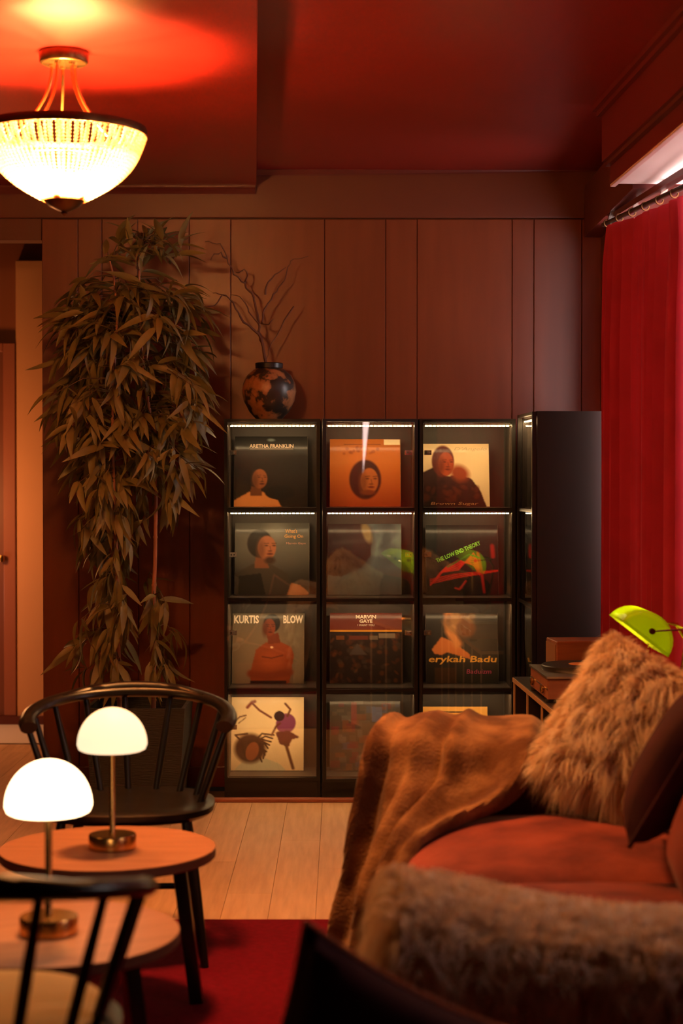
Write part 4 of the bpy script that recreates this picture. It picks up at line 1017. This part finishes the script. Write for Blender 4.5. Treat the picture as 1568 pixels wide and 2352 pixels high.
# banker lamp
LPp = at(1482, 1450, 5.12)
bl = empty('desk_lamp', (LPp.x, 5.12, CZ), 'green glass banker lamp with brass stem glowing behind the shaggy cushion', 'lamp')
lx, ly = LPp.x, 5.12
MB().lathe([(0, 0), (.075, 0), (.080, .006), (.072, .016), (.035, .024), (0, .026)], (lx + .04, ly, CZ), 32).build('base', M_brass, bl)
sc_ = at(1487, 1446, 5.12)                      # pivot of the shade
MB().tube([(lx + .04, ly, CZ + .02), (lx + .085, ly, CZ + .07), (sc_.x + .105, ly, sc_.z - .10), (sc_.x + .112, ly, sc_.z - .03), (sc_.x + .085, ly, sc_.z + .015), (sc_.x + .05, ly, sc_.z + .022)], .006, 10).build('stem', M_brass, bl)
SHL = .125
rot = .66
def shade_pts(s, inner):
    rad = .083 - inner; row = []
    k = max(.05, (1 - abs(s)**6))**.5 if False else 1
    for q in range(15):
        a = PI*(q/14) ; x = -math.cos(a)*rad*1.02; z = math.sin(a)*rad*.95 - .030
        row.append((x, z))
    return row
def sh(x, y, z):
    c, s_ = math.cos(rot), math.sin(rot)      # tilted so that the mouth looks down and aside
    return (sc_.x + x*c + z*s_ - .010, ly + y, sc_.z - x*s_ + z*c + .006)
rows = []
for y in (-SHL, -SHL + .004, -SHL + .014, 0, SHL - .014, SHL - .004, SHL):
    sc2 = .80 if abs(y) >= SHL - 1e-6 else (.93 if abs(y) > SHL - .006 else 1.0)
    rows.append([sh(x*(sc2*.3 + .7 if z > -.02 else 1), y, (z + .028)*sc2 - .028) for x, z in shade_pts(0, 0)])
mb = MB().grid(rows); k = 15
mb.f.append(tuple(range(k))); mb.f.append(tuple(reversed(range(6*k, 7*k))))
shd = mb.build('shade', M_green, bl)
smd = shd.modifiers.new('thick', 'SOLIDIFY'); smd.thickness = .003
for y in (-SHL - .006, SHL + .006):
    MB().tube([sh(.0, y, .0), (sc_.x + .085, ly + y, sc_.z + .012)], .003, 8).build('yoke', M_steel, bl)
    MB().lathe([(0, -.006), (.009, -.006), (.009, .006), (0, .006)], M=Matrix.Translation(Vector(sh(0, y, 0))) @ Matrix.Rotation(PI/2, 4, 'X'), n=14).build('knob', M_bronze, bl)
MB().bar((sc_.x + .085, ly - SHL - .008, sc_.z + .012), (sc_.x + .085, ly + SHL + .008, sc_.z + .012), .006, .006).build('cross_bar', M_brass, bl)
MB().tube([sh(.0, -.01, .0), sh(0, .095, 0)], .013, 12).build('bulb', M_greenbulb, bl)
pc = [Vector((sc_.x - .002, ly - .02, sc_.z - .03 - .0105*i)) for i in range(14)]
mb = MB()
for q in pc: mb.lathe([(0, -.0042), (.0032, 0), (0, .0042)], q, 6)
mb.build('pull_chain', M_brass, bl)

# ------------------------------------------------------------------ curtains
def curtain(p0, p1, zt0, zt1, zb, nf, seed, label, lean=0.0):
    g = np.random.default_rng(seed); p0, p1 = Vector(p0), Vector(p1); d = (p1 - p0); L = d.length; d.normalize(); n_ = Vector((-d.y, d.x, 0))
    ph = g.uniform(0, 6, 4); rows = []; nc = nf*14
    for i in range(26):
        v_ = i/25; row = []
        for j in range(nc + 1):
            s = j/nc; top = zt0 + (zt1 - zt0)*s
            z = top + (zb - top)*v_**1.15
            amp = (.020 + .018*min(1, v_*4)) * (.8 + .3*math.sin(s*9 + ph[0]))
            hd = .012*math.sin(s*nf*PI*4 + ph[1])*max(0, 1 - v_*12)
            off = amp*math.sin(2*PI*nf*s + .8*math.sin(s*5 + ph[2]) + .25*math.sin(v_*3 + s*7)) + hd + .008*math.sin(2*PI*nf*2.3*s + ph[3])
            zz = z + (.012*math.cos(2*PI*nf*s)*max(0, 1 - v_*20))
            row.append(p0 + d*(L*s + lean*s*min(1, v_/.53)) + n_*off + Vector((0, 0, zz)))
        rows.append(row)
    o = MB().grid(rows).build('curtain', M_curtain); tag(o, label, 'curtain'); return o
cu_a = at(1398, 525, 6.82); cu_b = at(1566, 442, 5.90)
q0 = Vector((cu_a.x, 6.86, 0)); q1 = Vector((cu_b.x + .01, 5.82, 0)); q2 = Vector((1.20, 3.72, 0)); q3 = Vector((1.20, 1.7, 0))
curtain(q0, q1, cu_a.z, 2.285, .04, 9, 3, 'red curtain beside the cabinet side panel')
curtain(q1 + (q2-q1).normalized()*.03, q2, 2.285, 2.25, .04, 17, 4, 'red curtain nearer the sofa along the window wall', lean=.56)
curtain(Vector((1.20, 3.08, 0)), q3, 2.25, 2.25, .04, 8, 5, 'red curtain past the near end of the sofa')
win2 = struct('window_2', MB().box((1.30, 1.6, .8), (1.36, 4.3, .9)).box((1.30, 1.6, 2.201), (1.36, 4.3, 2.40)).box((1.30, 1.6, .9), (1.36, 1.655, 2.2)).box((1.30, 4.24, .9), (1.36, 4.3, 2.34)), M_trim, smooth=False)
MB().box((1.33, 1.66, .9), (1.335, 4.24, 2.20)).build('window_pane', emit_mat('daylit_pane_side', (1.0, 0.88, 0.80), 6.0), win2, smooth=False)
# rail with hooks
rod = empty('curtain_rail', (q0.x, q0.y, 2.30), 'curtain rail with metal brackets above the red curtain', 'rail')
za, zb_ = cu_a.z + .035, 2.285 + .045
e1 = q0 + (q1 - q0)*1.0
MB().tube([q0 + Vector((.0, .10, za)), q1 + Vector((0, 0, zb_)), q2 + Vector((0, 0, zb_ - .03)), q3 + Vector((0, 0, zb_ - .03))], .010, 10).build('rod', M_frame, rod)
MB().bar(q0 + Vector((.035, .12, za + .03)), q2 + Vector((.035, 0, zb_ - .02)), .03, .022).build('batten', M_trim, rod)
for k in range(9):
    t = k/6; p = q0.lerp(q1, t); z = za + (zb_ - za)*min(t, 1.0)
    MB().lathe([(.013, -.003), (.017, -.003), (.017, .003), (.013, .003), (.013, -.003)], M=Matrix.Translation((p.x, p.y, z - .008)) @ Matrix.Rotation(PI/2, 4, 'X') @ Matrix.Rotation(.3, 4, 'Y'), n=16).build('curtain_ring', M_bronze, rod)
    if k % 2 == 0: MB().bar((p.x + .01, p.y, z + .0), (p.x + .03, p.y, z + .06), .014, .02).build('bracket', M_steel, rod)
